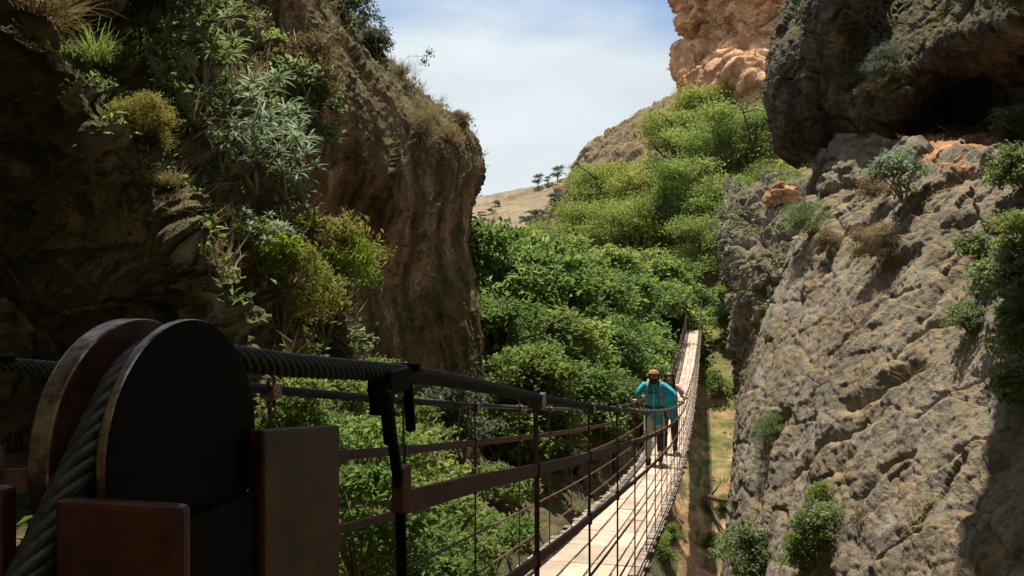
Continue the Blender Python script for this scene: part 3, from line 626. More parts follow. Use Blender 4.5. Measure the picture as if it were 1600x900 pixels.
def limbs(rad, hgt, n, rng, r0=.13, lean=.1):
    mb = MB(); p0 = Vector((0,0,-.4)); fork = Vector((rng.uniform(-lean,lean)*hgt, rng.uniform(-lean,lean)*hgt, hgt*.34))
    mid = (p0+fork)/2 + Vector((rng.uniform(-.1,.1), rng.uniform(-.1,.1), 0))*hgt*.3
    mb.tube(cr([tuple(p0), tuple(mid), tuple(fork)], 8), np.linspace(r0*1.25, r0*.8, 8), 8)
    for k in range(n):
        a = 2*math.pi*(k+rng.uniform())/n; e = Vector((math.cos(a)*rad*rng.uniform(.4,.75), math.sin(a)*rad*rng.uniform(.4,.75), hgt*rng.uniform(.6,.92)))
        m = fork.lerp(e, .45) + Vector((rng.uniform(-.1,.1), rng.uniform(-.1,.1), .12))*rad*.5
        pts = cr([tuple(fork), tuple(m), tuple(e)], 9); mb.tube(pts, np.linspace(r0*.62, r0*.1, 9), 6)
        for j in range(3):
            q = Vector(pts[3+j*2]); e2 = q + Vector((rng.uniform(-1,1), rng.uniform(-1,1), rng.uniform(.1,.9)))*rad*.35
            mb.tube([tuple(q), tuple((q+e2)/2 + Vector((0,0,.05))), tuple(e2)], [r0*.26, r0*.17, r0*.05], 4)
    return mk_mesh('trunk', np.vstack(mb.v), np.vstack(mb.f), M['bark'], True)
PROTO = {}
def tree_proto(kind, i):
    key = (kind, i)
    if key in PROTO: return PROTO[key]
    rng = np.random.default_rng(100 + i*7 + len(kind)*31)
    if kind == 'broad':       # unit-ish: radius 1, height 2
        p, d = crown_pts(1.0, 2.0, 34, 9, 42, rng, .95, (.20,.36), .15, .06); v, f = leaves(p, .085, 1.9, .5, rng, dirs=d); m = 'leafdark'
    elif kind == 'mid':
        p, d = crown_pts(1.0, 2.0, 32, 9, 40, rng, .95, (.18,.36), .15, .065); v, f = leaves(p, .085, 2.0, .4, rng, dirs=d); m = 'leafmid'
    elif kind == 'airy':      # feathery acacia-like crown in flat pads
        p, d = crown_pts(1.12, 2.05, 30, 12, 40, rng, .8, (.13,.36), .05, .085); v, f = leaves(p, .055, 2.6, .6, rng, dirs=d); m = 'leafyel'
    elif kind == 'dot':
        p, d = crown_pts(1.0, 1.8, 10, 6, 14, rng, .8, (.3,.5), .2, .08); v, f = leaves(p, .17, 1.8, .4, rng, dirs=d); m = 'sage'
    cm = mk_mesh('crown', v, f, M[m], False); tm = limbs(1.0, 2.0, 7 if kind != 'dot' else 3, rng, .065)
    PROTO[key] = (cm, tm); return PROTO[key]
CNT = [0]
def tree(px, top, d, rad, kind, label, cat='tree', group=None, name=None, base=None, mat=None):
    """tree whose crown centre is seen at px and whose top is at photo height top, at depth d"""
    x = (px-800)/F*d; ztop = (450-top)/F*d
    zb = hit_down(x, d) if base is None else base
    h = max(ztop - zb, rad*1.7)
    if h > ztop - zb: zb = ztop - h
    CNT[0] += 1; i = CNT[0] % 4
    cm, tm = tree_proto(kind, i)
    e = empty(name or {'broad':'broadleaf_tree','mid':'leafy_tree','airy':'feathery_tree','dot':'hillside_tree'}[kind], (x, d, zb-.15), label, cat, group)
    e.rotation_euler = (0, 0, (CNT[0]*2.39996) % 6.283); e.scale = (rad, rad, (h+.15)/2)
    c = ob('crown', cm, e); ob('trunk', tm, e)
    if mat:
        c.data = cm.copy(); c.data.materials[0] = M[mat]
    return e
G1 = 'green trees filling the valley left of the bridge'
for a in [
 (760,352,34,3.0,'broad','dark green tree tucked against the lower edge of the left cliff, under the far hill'),
 (812,362,44,3.6,'mid','bushy green tree below the pale far hill, right of the cliff edge'),
 (868,372,52,3.8,'mid','green tree at the foot of the yellow green hillside trees, left of centre'),
 (930,382,56,4.0,'mid','wide green tree in the middle of the valley below the yellow crowns'),
 (990,392,60,4.2,'mid','round green tree left of the dark rock shade, below the yellow crowns'),
 (1046,415,64,3.4,'broad','deep green tree just left of the far end of the footbridge, partly in rock shade'),
 (838,408,33,3.0,'broad','dense green tree right of the cliff, in the second row of the valley'),
 (905,422,40,3.3,'broad','dense green tree in the centre of the valley canopy'),
 (975,430,47,3.5,'broad','dense bright topped tree above the people on the bridge'),
 (1030,440,53,3.4,'broad','glossy green tree reaching over to the far deck of the bridge'),
 (1062,462,56,2.3,'broad','small glossy tree overhanging the left rail near the bridge end'),
 (788,470,26,2.2,'broad','tree with open twigs right beside the lower cliff wall'),
 (862,490,29,2.6,'broad','mid height dark tree left of the shaded hollow'),
 (940,500,35,2.8,'broad','dark leaning tree above the shaded hollow behind the man'),
 (1000,520,41,2.5,'broad','leafy tree whose edge touches the left rail beyond the woman'),
 (820,545,23,1.9,'broad','low dark tree behind the main cable, near the cliff foot'),
 (900,570,27,2.0,'broad','lowest dark tree of the valley, just above the main cable'),
 (965,590,31,1.7,'broad','small shaded tree left of the man in the blue jacket')]:
    tree(*a[:5], a[5], 'tree', G1, mat={1:'leafmid',4:None,5:None,7:'leafmid',9:'leafmid',12:'leafmid'}.get(CNT[0] % 14))
G2 = 'yellow green feathery trees on the hillside'
for a in [
 (918,276,96,3.3,'leftmost yellow green tree, its top just below the rocky ridge'),
 (962,262,92,5.2,'yellow crown under the brown boulders of the ridge'),
 (1022,258,88,5.0,'yellow green crown between the ridge boulders and the tall hillside trees'),
 (872,350,88,3.0,'low yellow green tree where the hillside meets the far hill'),
 (930,325,82,4.2,'broad yellow green crown in the second row of the hillside'),
 (985,318,79,4.6,'soft yellow green tree halfway down the slope left of the dark gap'),
 (1085,150,92,4.0,'topmost feathery tree on the left, below the orange cliff'),
 (1138,140,90,4.0,'highest feathery tree, right below the sunlit orange rock'),
 (1190,140,88,4.0,'feathery tree beside the black overhang, below the orange rock'),
 (1062,182,86,4.0,'pale feathery tree at the skyline between the ridge and the orange cliff')]:
    t_ = tree(a[0], a[1]-4, a[2], a[3]*1.25, 'airy', a[4], 'tree', G2)
for a in [
 (1105,205,80,4.2,'layered green tree with its bare forked branches showing, mid slope'),
 (1165,168,79,4.8,'large layered green tree left of the black overhang'),
 (1075,262,74,3.8,'bright green layered crown above the dark rock shade'),
 (1128,285,72,3.8,'green crown in the centre of the slope over the dark trunk'),
 (1185,272,70,3.6,'green crown right beside the orange boulder under the overhang'),
 (1110,345,68,3.4,'low flat green crown just above the dark cave mouth'),
 (1160,345,60,2.6,'low green crown leaning over the pink grey rocks')]:
    tree(a[0], a[1]-6, a[2], a[3]*1.22, 'airy', a[4], 'tree', 'layered green trees on the slope above the bridge end', mat='leafmid')
for a in [(842,283,560,5.5,'tree','small lone round tree on the left of the far skyline'),(873,272,560,6.5,'tree','taller lone round tree on the far skyline, right of its neighbour'),
          (856,287,565,3.2,'bush','tiny bush between the two lone skyline trees')]:
    q_ = 255.
    while q_ < 345 and hit(a[0], q_)[0].y < 250: q_ += 1
    p, _n = hit(a[0], q_+2); cm, tm = tree_proto('dot', 1)
    e = empty('skyline_tree' if a[4]=='tree' else 'skyline_bush', p, a[5], a[4]); q_ = a[3]*p.y/600; e.scale = (q_, q_, q_*.8); ob('crown', cm, e); ob('trunk', tm, e)
for k, (px, py, r, lab) in enumerate([(768,330,4,'dark low bush on the far hill nearest the cliff edge'),(752,336,4,'dark low bush touching the cliff edge on the far hill'),(775,318,4,'dark flat bush on the crest of the far hill beside the cliff'),
   (838,345,9,'large grey green bush low on the far hill'),(828,352,8,'grey green bush at the foot of the far hill, left of the larger one'),(866,318,8,'grey green bush under the lone skyline trees'),
   (876,325,5,'dark bush on the pale slope at the right end of the far hill'),(815,340,3,'very small dark bush in the middle of the far hill'),(792,345,3,'very small dark bush low on the far hill, left of centre')]):
    p, n = hit(px, py+5); cm, tm = tree_proto('dot', k % 4); e = empty('hill_bush', p, lab, 'bush', 'bushes dotted over the far hill')
    q = r*p.y/560; e.scale = (q, q, q*.55); e.rotation_euler = (0,0,k*1.7); ob('crown', cm, e); ob('stem', tm, e)
# --- shrubs built of leaf sprays
def shrub_mesh(kind, seed):
    rng = np.random.default_rng(seed)
    if kind == 'strap':          # heads of narrow arching leaves
        V = []; Fa = []; n = 0
        for h in range(44):
            c = np.array([rng.uniform(-.8,.8), rng.uniform(-.8,.8), rng.uniform(.0,.9)])
            for k in range(26):
                a = rng.uniform(0, 6.283); e = rng.uniform(.1, 1.3); ln = rng.uniform(.14,.34); w_ = rng.uniform(.008,.015)
                d = np.array([math.cos(a)*math.cos(e), math.sin(a)*math.cos(e), math.sin(e)]); sd_ = np.array([-math.sin(a), math.cos(a), 0])*w_
                pts = [c + d*ln*t - np.array([0,0,1])*ln*.45*t*t for t in (0,.35,.7,1)]; ws = (.6, 1, .8, .1)
                for p, q in zip(pts, ws): V += [p - sd_*q, p + sd_*q]
                Fa += [[n,n+1,n+3,n+2],[n+2,n+3,n+5,n+4],[n+4,n+5,n+7,n+6]]; n += 8
        return np.array(V), np.array(Fa)
    if kind == 'grass':
        V = []; Fa = []; n = 0
        for k in range(620):
            r = abs(rng.normal())*.35; a0 = rng.uniform(0, 6.283); c = np.array([r*math.cos(a0), r*math.sin(a0), -.05]); a = a0 + rng.normal()*.6
            e = rng.uniform(.5,1.5); ln = rng.uniform(.4,1.0); w_ = rng.uniform(.004,.009)
            d = np.array([math.cos(a)*math.cos(e), math.sin(a)*math.cos(e), math.sin(e)]); sd_ = np.array([-math.sin(a), math.cos(a), 0])*w_
            pts = [c + d*ln*t - np.array([0,0,1])*ln*.4*t*t for t in (0,.5,1)]
            for p, q in zip(pts, (1,.8,.1)): V += [p - sd_*q, p + sd_*q]
            Fa += [[n,n+1,n+3,n+2],[n+2,n+3,n+5,n+4]]; n += 6
        return np.array(V), np.array(Fa)
    if kind == 'leafy':
        p, d = crown_pts(1.0, 1.5, 16, 6, 26, rng, .8, (.25,.45), .2, .07); p[:,2] -= .25; return leaves(p, .12, 2.0, .5, rng, dirs=d)
    if kind == 'fine':
        p, d = crown_pts(1.0, 1.5, 16, 11, 36, rng, .7, (.25,.45), .1, .08); p[:,2] -= .25; d[:,2] = np.abs(d[:,2])+.3; return leaves(p, .10, 4.5, .3, rng, dirs=d)
SH = {}
def shrub(px, py, r, kind, mat, label, name, cat='shrub', group=None, stems=True, zs=1.0, lift=0, d=None):
    p, n = hit(px, py) if d is None else (at(px, py, d), Vector((0,0,1)))
    CNT[0] += 1; k = (kind, mat, CNT[0] % 3)
    if k not in SH:
        v, f = shrub_mesh(kind, 300 + CNT[0]); me = mk_mesh('foliage', v, f, M[mat], False)
        rng = np.random.default_rng(CNT[0]); mb = MB()
        for j in range(9):
            a = rng.uniform(0,6.283); e = Vector((math.cos(a)*rng.uniform(.2,.8), math.sin(a)*rng.uniform(.2,.8), rng.uniform(.6,1.15)))
            mb.tube([(0,0,-.15), tuple(e*.5 + Vector((0,0,.12))), tuple(e)], [.03,.02,.006], 4)
        SH[k] = (me, mk_mesh('stems', np.vstack(mb.v), np.vstack(mb.f), M['twig'], True))
    me, st = SH[k]
    e = empty(name, p - n*.05*r, label, cat, group); e.scale = (r, r, r*zs)
    up = (Vector((0,0,1)) + n*.45).normalized(); e.rotation_mode = 'QUATERNION'
    from mathutils import Quaternion
    e.rotation_quaternion = up.to_track_quat('Z', 'Y') @ Quaternion((0,0,1), CNT[0]*1.1)
    ob('foliage', me, e)
    if stems: ob('stems', st, e)
    return e
gS = 'plants growing on the left bank'
shrub(385,285,.95,'strap','leafblue','big blue green plant of narrow arching leaves in the middle of the left bank','strap_leaved_plant','plant',gS)
shrub(440,300,.75,'strap','leafblue','blue green strap leaved plant right of the biggest one, against the brown cliff','strap_leaved_plant','plant',gS)
shrub(345,255,.6,'strap','leafblue','smaller strap leaved plant at the left end of the blue green clump','strap_leaved_plant','plant',gS)
shrub(305,135,.75,'strap','leafbush','green strap leaved plant below the black cleft, upper left bank','strap_leaved_plant','plant',gS)
shrub(250,40,.9,'leafy','leafbush','loose dark green shrub at the top of the left bank','bank_shrub','shrub',gS)
shrub(190,15,.7,'leafy','sage','grey green shrub at the top edge of the photo, left of the dark green one','bank_shrub','shrub',gS)
shrub(490,215,1.0,'leafy','leafbush','dark shrub on the brown cliff, right above the blue green clump','bank_shrub','shrub',gS)
shrub(455,235,.8,'leafy','leafbush','dark leafy shrub behind the blue green clump','bank_shrub','shrub',gS)
shrub(470,165,.7,'fine','dry','straw coloured tuft on the cliff above the dark shrub','grass_tuft','grass tuft',gS)
shrub(405,400,.35,'strap','leafblue','small pale rosette plant above the lime green bush','strap_leaved_plant','plant',gS)
shrub(415,440,.45,'leafy','leaflime','small bright lime green bush above the orange and green spray','lime_bush','bush',gS)
shrub(395,455,.3,'leafy','leaflime','little lime green bush at the bank edge, left of its larger twin','lime_bush','bush',gS)
shrub(500,520,1.05,'fine','rusty','wispy orange and green spray of a bush just above the main cable','wispy_bush','bush',gS)
shrub(440,525,.7,'fine','rusty','smaller orange brown wispy bush behind the cable, beside the pulley','wispy_bush','bush',gS)
shrub(530,490,.7,'fine','leaflime','yellow green wispy bush against the shaded cliff','wispy_bush','bush',gS)
shrub(120,30,.45,'grass','dry','dry grass tuft at the top left of the bank','grass_tuft','grass tuft',gS,False)
shrub(60,20,.5,'grass','dry','dry grass tuft nearest the top left corner','grass_tuft','grass tuft',gS,False)
shrub(150,100,.4,'grass','leafmid','yellow green grass tuft on the upper left edge of the bank','grass_tuft','grass tuft',gS,False)
shrub(225,215,.26,'grass','dry','long dry grass hanging over the black hollow','grass_tuft','grass tuft',gS,False)
shrub(262,290,.22,'grass','dry','dry grass tuft at the lip of the bank, left of the blue green clump','grass_tuft','grass tuft',gS,False)
shrub(215,240,.35,'fine','rusty','small orange leaved plant among dry grass on the bank edge','grass_tuft','plant',gS,False)
shrub(340,350,.3,'grass','dry','dry grass tuft beneath the blue green clump','grass_tuft','grass tuft',gS,False)
shrub(365,430,.3,'grass','dry','dry grass tuft beside the lime green bush','grass_tuft','grass tuft',gS,False)
shrub(535,395,.5,'fine','dry','straw coloured shrub at the foot of the brown cliff wall','dry_shrub','shrub',gS)
shrub(500,430,.5,'fine','dry','low straw coloured shrub left of its twin at the cliff foot','dry_shrub','shrub',gS)
gC = 'plants on the crest of the left cliff'
for px, py, r, kd, mt, lb in [(545,50,.8,'leafy','sage','grey green bush on the cliff crest near the top of the photo'),(625,120,.6,'grass','dry','dry tuft high on the cliff crest'),
  (660,190,.8,'grass','dry','straw tuft on the sloping cliff crest, halfway down'),(700,220,.7,'grass','dry','straw tuft low on the cliff crest above the nose'),
  (725,205,.5,'fine','dry','ochre tuft on the rounded nose of the cliff'),(590,90,.6,'leafy','sage','small grey bush below the top of the cliff crest'),(655,240,.7,'fine','dry','ochre shrub hanging over the dark cleft of the cliff'),
  (690,165,.4,'grass','dry','small spiky tuft standing out on the skyline of the crest'),(585,60,.55,'fine','sage','olive bush sticking out on the skyline at the top of the crest')]:
    shrub(px, py, r, kd, mt, lb, 'crest_bush' if kd != 'grass' else 'grass_tuft', 'bush' if kd != 'grass' else 'grass tuft', gC, kd != 'grass')
# flower stalk that leans out over the crest
b0, _n = hit(610, 118); tip = at(668, 88, b0.y)
e = empty('flower_stalk', b0, 'thin leaning stalk with two small flower heads against the sky above the crest', 'plant')
mb = MB(); rel = tip - b0; mb.tube([(0,0,0), tuple(rel*.5 + Vector((0,0,.25))), tuple(rel)], .006, 4); mb.obj('stalk', M['twig'], e)
for c in (rel + Vector((.05,0,.1)), rel + Vector((-.08,0,-.12))):
    rng = np.random.default_rng(5); v, f = leaves(np.array(tuple(c)) + rng.normal(size=(60,3))*.06, .07, 2, .3, rng); ob('flower_head', mk_mesh('flower_head', v, f, M['sage'], False), e)
# --- bushes below the near cables on the left
gB = 'green bushes on the bank below the near cables'
for px, py, d, r, mt, lb in [
 (470,700,6.5,.42,'leafmid','green bush behind the rusty column, above its top'),
 (540,690,8.5,.55,'leafmid','yellow green bush just under the main cable, left of the cliff foot'),
 (590,640,11.5,.5,'leafmid','narrow green bush climbing the cliff foot above the cable'),
 (560,780,6.8,.55,'leafdark','dense green bush right of the column, between the upper rails'),
 (640,800,8.6,.65,'leafmid','bright green bush behind the first hanging strap'),
 (560,900,5.4,.5,'leafdark','dense green bush right of the column, below the middle rail'),
 (640,960,5.8,.5,'leafdark','lowest green bush under the rails at the bottom of the photo'),
 (700,880,7.8,.55,'leafmid','light green bush behind the second pair of hangers'),
 (710,960,6.4,.45,'leafmid','leafy bush at the bottom edge left of the deck'),
 (765,900,8.4,.5,'leafdark','dark green bush beside the left edge of the deck'),
 (640,730,11.5,.7,'leafmid','pale green bush at the foot of the cliff, under the thin cable')]:
    shrub(px, py, r, 'leafy', mt, lb, 'bank_bush', 'bush', gB, True, 1.0, 0, d)
gD = 'shaded plants beyond the left rails'
for px, py, r, kd, mt, lb in [
 (720,720,1.1,'leafy','sage','grey green shrub at the shaded cliff foot left of centre'),(790,720,1.2,'leafy','leafdark','dark shrub below the cable beside the cliff foot'),
 (850,690,1.2,'leafy','sage','grey shrub in shade between the upper rails'),(905,690,1.3,'leafy','sage','grey brown shrub in shade left of the man'),(880,740,.9,'leafy','sage','low grey shrub just outside the left deck edge'),
 (940,670,1.3,'leafy','leafdark','dark shrub left of the man in the blue jacket'),(800,800,.7,'leafy','leafdark','small green plant below the left deck edge'),(830,760,.8,'fine','sage','dry grey plant under the rails near the deck')]:
    shrub(px, py, r, kd, mt, lb, 'shaded_shrub', 'shrub', gD)
# --- right side
gR = 'plants growing on the right slab and ledge'
for px, py, r, kd, mt, lb in [
 (1585,225,.5,'leafy','leafbush','green shrub at the right end of the sunlit ledge'),(1600,300,.5,'leafy','leafbush','leafy shrub at the right edge, below the ledge'),
 (1545,430,.42,'leafy','leafbush','spreading green shrub on the right of the slab'),(1590,475,.5,'leafy','leafbush','dense green shrub against the right edge, halfway up'),(1600,400,.4,'leafy','leafmid','bright green shrub at the right edge above the dense one'),
 (1605,560,.45,'leafy','leafbush','dark green shrub at the right edge below the middle'),(1600,640,.35,'leafy','leafbush','lowest dark green shrub on the right edge, above the black shade'),
 (1285,850,.42,'leafy','leafbush','large green bush low on the slab, near the bottom'),(1290,800,.30,'leafy','leafmid','light green top of the bush pair low on the slab'),(1255,890,.35,'leafy','leafmid','small green bush at the bottom edge on the slab'),
 (1180,900,.6,'leafy','leafbush','dark grey green bush at the foot of the slab'),(1410,310,.6,'leafy','leafblue','blue green bush below the ledge'),(1375,320,.45,'fine','dry','ochre tuft left of the blue green bush'),
 (1265,370,.6,'fine','leafbush','green tuft on the left shoulder of the slab'),(1375,410,.5,'fine','dry','orange ochre tuft in the hollow of the slab'),(1300,400,.4,'fine','dry','small ochre tuft on the upper left of the slab'),
 (1385,130,.6,'fine','sage','olive grass hanging down the rib left of the black hollow'),(1370,180,.55,'fine','dry','straw tuft at the foot of the rib'),(1385,215,.7,'leafy','leafbush','dark bush in the corner where rib and ledge meet'),
 (1560,185,.5,'grass','dry','thin dry plant standing on the ledge'),(1205,690,.4,'fine','leafbush','small green tuft at the left foot of the slab'),(1620,510,.5,'leafy','leafbush','dark bush cut by the right edge of the photo'),
 (1515,520,.3,'leafy','leafbush','little green plant in the middle of the slab, left of the dense shrub')]:
    shrub(px, py, r, kd, mt, lb, {'leafy':'slab_bush','fine':'slab_tuft','grass':'ledge_grass'}[kd], 'bush' if kd == 'leafy' else 'tuft', gR, kd == 'leafy')
tree(1150,440,56,2.3,'broad','round dark green bush to the right of the far end of the bridge','bush',None,'round_bush')
for px, py, r, mt, lb in [(1122,620,.9,'leafmid','bright green bush on the orange soil right of the bridge'),(1116,598,.6,'leafmid','small bright bush on the orange soil, just behind the larger one'),(1045,890,.8,'leafmid','green bush under the right edge of the deck'),(1055,850,.5,'leafmid','green plant below the deck edge, above the lowest one'),
   (1135,520,.8,'leafbush','dark bush in the shade beside the far orange soil'),(1128,800,.5,'leafmid','grassy green bush at the foot of the slab'),(1118,860,.5,'leafbush','grass clump on the gorge floor near the bottom')]:
    shrub(px, py, r, 'leafy', mt, lb, 'gorge_bush', 'bush', 'bushes on the gorge floor')
rb = empty('orange_boulder', hit(1222,318)[0] + Vector((0,0,.35)), 'orange boulder sitting on the pink grey rocks below the black overhang', 'boulder')
tt = np.linspace(0, np.pi, 60); pp = np.linspace(0, 2*np.pi, 90); TT, PP = np.meshgrid(tt, pp, indexing='ij')
sv = np.stack([np.sin(TT)*np.cos(PP), np.sin(TT)*np.sin(PP), np.cos(TT)], -1).reshape(-1,3)
fv, fe = facets(sv*1.3+4); sv2 = sv*(np.array([.95,1.0,.75]))*(1 + .28*fv + .12*fbm(sv*2.2+8, 5) - .1*np.exp(-(fe/.06)**2))[:,None]
i_ = np.arange(59)[:,None]*90; j_ = np.arange(89)[None]; ff_ = np.stack([i_+j_, i_+90+j_, i_+91+j_, i_+j_+1], -1).reshape(-1,4)
ob('stone', mk_mesh('stone', sv2, ff_, M['orange'], True), rb)
# fallen branches on the gorge floor
for (a, b_, lb) in (((1100,783),(1150,797),'thin reddish fallen branch lying across the gorge floor'),((1104,790),(1130,835),'grey fallen pole lying on the gorge floor towards the viewer')):
    p, _ = hit(*a); q, _ = hit(*b_); o = empty('fallen_branch', p, lb, 'branch'); mb = MB(); d_ = q - p
    mb.tube([(0,0,.12), tuple(d_*.35 + Vector((0,0,.2))), tuple(d_*.7 + Vector((0,0,.14))), tuple(d_ + Vector((0,0,.15)))], [.09,.075,.06,.035], 8); mb.obj('limb', M['rust'] if 'reddish' in lb else M['bark'], o, True)
    mb = MB(); mb.tube([tuple(d_*.35 + Vector((0,0,.2))), tuple(d_*.5 + Vector((.25,.3,.5)))], [.04,.01], 6); mb.obj('side_twig', M['bark'], o, True)
# --- loose undergrowth (nobody could count it)
def scatter(src, n, cond, kind, mat, size, label, name, seed):
    o, p, f = src; rng = np.random.default_rng(seed)
    nv = p.shape[0]; idx = rng.choice(len(f), n*6, replace=True)
    c = p[f[idx]].mean(1); e1 = p[f[idx,2]] - p[f[idx,0]]; e2 = p[f[idx,3]] - p[f[idx,1]]; nn = np.cross(e1, e2); ar = np.linalg.norm(nn, axis=1); nn /= ar[:,None]+1e-9
    nn *= np.sign(nn[:,2:3]+1e-9)
    m = cond(c, nn) & (rng.random(len(c)) < np.clip(ar/np.percentile(ar, 90), 0, 1)); c = c[m][:n]; nn = nn[m][:n]
    if len(c) == 0: return
    k = 26 if kind == 'tuft' else 22
    pts = np.repeat(c, k, 0); s = np.repeat(size*rng.uniform(.5,1.5,len(c)), k)
    if kind == 'tuft':
        d = rng.normal(size=(len(pts),3))*.55 + np.array([0,0,1.0]); d /= np.linalg.norm(d, axis=1)[:,None]
        pts = pts + rng.normal(size=pts.shape)*s[:,None]*.22 + d*s[:,None]*.35; v, ff = leaves(pts, 1, 14 if size > .3 else 26, 0, rng, dirs=d.copy(), jit=.5)
        ctr = np.repeat(pts, 4, 0); v = ctr + (v-ctr)*np.repeat(s, 4)[:,None]
    else:
        off = rng.normal(size=pts.shape)*.38; off[:,2] = np.abs(off[:,2]); pts = pts + off*s[:,None]; v, ff = leaves(pts, .36, 2, .5, rng)
        ctr = np.repeat(pts, 4, 0); v = ctr + (v-ctr)*np.repeat(s, 4)[:,None]
    g = ob(name, mk_mesh(name, v, ff, M[mat], False)); tag(g, label, None, None, 'stuff')
pxy = lambda c: ((c[:,0]/c[:,1]*F+800), (450-c[:,2]/c[:,1]*F))
S = {o.name: (o, p, f) for o, p, f in SURF}
bedge = lambda c: pxy(c)[0] > 75 + (pxy(c)[1]-60)*.69
vis = lambda c: (c[:,1] > .5) & (pxy(c)[0] > -80) & (pxy(c)[0] < 1680) & (pxy(c)[1] > -80) & (pxy(c)[1] < 980)
def patch(c, sc_, thr, off=0): return fbm(c*sc_+off, 3) > thr
scatter(S['left_bank'], 900, lambda c, n: vis(c) & bedge(c) & (n[:,2] > .45) & (c[:,1] > 6.4) & patch(c, .8, .02), 'tuft', 'dry', .26, 'dry grass growing over the left bank', 'bank_grass', 1)
scatter(S['left_bank'], 1100, lambda c, n: vis(c) & bedge(c) & (n[:,2] > .25) & (c[:,1] > 6.8) & patch(c, .7, -.25, 29), 'leaf', 'leafmid', .16, 'mid green herbs between the shrubs on the left bank', 'bank_herbs', 21)
scatter(S['left_bank'], 900, lambda c, n: vis(c) & bedge(c) & (n[:,2] > .4) & (c[:,1] > 7) & patch(c, .9, -.15, 9), 'leaf', 'leafbush', .2, 'low green ground cover on the left bank', 'bank_ground_cover', 2)
scatter(S['left_cliff'], 1500, lambda c, n: vis(c) & (n[:,2] > .42) & (c[:,1] > 11) & patch(c, .5, -.15), 'tuft', 'dry', .3, 'dry grass on the crest and ledges of the left cliff', 'cliff_grass', 3)
scatter(S['left_cliff'], 500, lambda c, n: vis(c) & (n[:,2] > .42) & (c[:,1] > 11) & patch(c, .6, .05, 4), 'leaf', 'sage', .28, 'grey green cushions on the crest of the left cliff', 'cliff_ground_cover', 4)
scatter(S['ground'], 7000, lambda c, n: vis(c) & (c[:,1] > 4) & (c[:,1] < 32) & (pxy(c)[0] < 1010) & (pxy(c)[0] > 480), 'leaf', 'leafbush', .30, 'grey green low plants in the shade beyond the left rails', 'shade_ground_cover', 29)
scatter(S['right_cliff'], 420, lambda c, n: vis(c) & patch(c, .7, .28, 3) & (c[:,2] > -4), 'tuft', 'dry', .16, 'ochre grass in the cracks of the right slab', 'slab_grass', 5)
scatter(S['right_overhang'], 350, lambda c, n: vis(c) & (n[:,2] > .3) & patch(c, .7, .0, 3), 'tuft', 'dry', .24, 'dry grass on the rib beside the black hollow', 'rib_grass', 6)
scatter(S['rocky_ridge'], 1200, lambda c, n: vis(c) & patch(c, .06, .12, 3), 'leaf', 'sage', .5, 'scrub over the brown rocky ridge', 'ridge_scrub', 7)
scatter(S['ground'], 5000, lambda c, n: vis(c) & (c[:,1] > 5) & (c[:,1] < 45) & patch(c, .35, .05, 3) & (pxy(c)[0] < 1160), 'leaf', 'leafmid', .24, 'low green plants over the gorge floor', 'floor_ground_cover', 8)
scatter(S['ground'], 10000, lambda c, n: vis(c) & (c[:,1] > 5) & (pxy(c)[0] < 1000) & (c[:,1] < 70) & patch(c, .3, -.6, 13), 'leaf', 'leafdark', .38, 'dense dark undergrowth below the valley trees', 'valley_undergrowth', 9)
scatter(S['ground'], 9000, lambda c, n: vis(c) & (c[:,1] > 66) & (c[:,1] < 125), 'leaf', 'leafyel', 1.1, 'yellow green scrub filling the hillside between the feathery trees', 'hillside_scrub', 19)
scatter(S['cave_rocks'], 500, lambda c, n: vis(c) & (n[:,2] > .35) & patch(c, .3, -.1, 13), 'leaf', 'leafbush', .5, 'small plants on the pink grey rocks', 'rock_ground_cover', 10)
# ------------------------------------------------------------------ people
def skinned(name, chains, mat, parent, sub=2):
    """chains: list of lists of (x,y,z,r); points given equal coordinates are merged; the first point is the root"""
    idx = {}; vs = []; rs = []; es = []
    for ch in chains:
        prev = None
        for (x, y, z, *r) in ch:
            k = (round(x,4), round(y,4), round(z,4))
            if k not in idx: idx[k] = len(vs); vs.append((x,y,z)); rs.append(r)
            i = idx[k]
            if prev is not None and prev != i: es.append((prev, i))
            prev = i
    me = bpy.data.meshes.new(name); me.from_pydata(vs, es, []); o = bpy.data.objects.new(name, me); COL.objects.link(o)
    o.modifiers.new('skin', 'SKIN'); sm = o.modifiers.new('sub', 'SUBSURF'); sm.levels = sub; sm.render_levels = sub
    if not me.skin_vertices: me.attributes
    for i, r in enumerate(rs):
        d = me.skin_vertices[0].data[i]; d.radius = (r[0], r[-1]); d.use_root = (i == 0)
    bpy.context.view_layer.update()
    ev = o.evaluated_get(bpy.context.evaluated_depsgraph_get()); nm = bpy.data.meshes.new_from_object(ev)
    bpy.data.objects.remove(o); nm.materials.clear(); nm.materials.append(mat); nm.name = name
    for p in nm.polygons: p.use_smooth = True
    return ob(name, nm, parent)
def ball(name, c, r, mat, parent, cut=None, noise=0, seg=24, rot=0):
    v = []; f = []; n = seg; m = seg//2
    for i in range(m+1):
        ph = math.pi*i/m
        for j in range(n):
            a = 2*math.pi*j/n; q = Vector((math.sin(ph)*math.cos(a), math.sin(ph)*math.sin(a), math.cos(ph)))
            k = 1 + (noise*math.sin(q.x*17+q.z*9)*math.cos(q.y*13) if noise else 0)
            v.append((c[0]+q.x*r[0]*k, c[1]+q.y*r[1]*k, c[2]+q.z*r[2]*k))
    for i in range(m):
        for j in range(n):
            f.append([i*n+j, (i+1)*n+j, (i+1)*n+(j+1) % n, i*n+(j+1) % n])
    V = np.array(v); Fc = np.array(f)
    if cut: keep = [i for i, q in enumerate(Fc) if cut(V[q].mean(0))]; Fc = Fc[keep]
    return ob(name, mk_mesh(name, V, Fc, mat, True), parent)
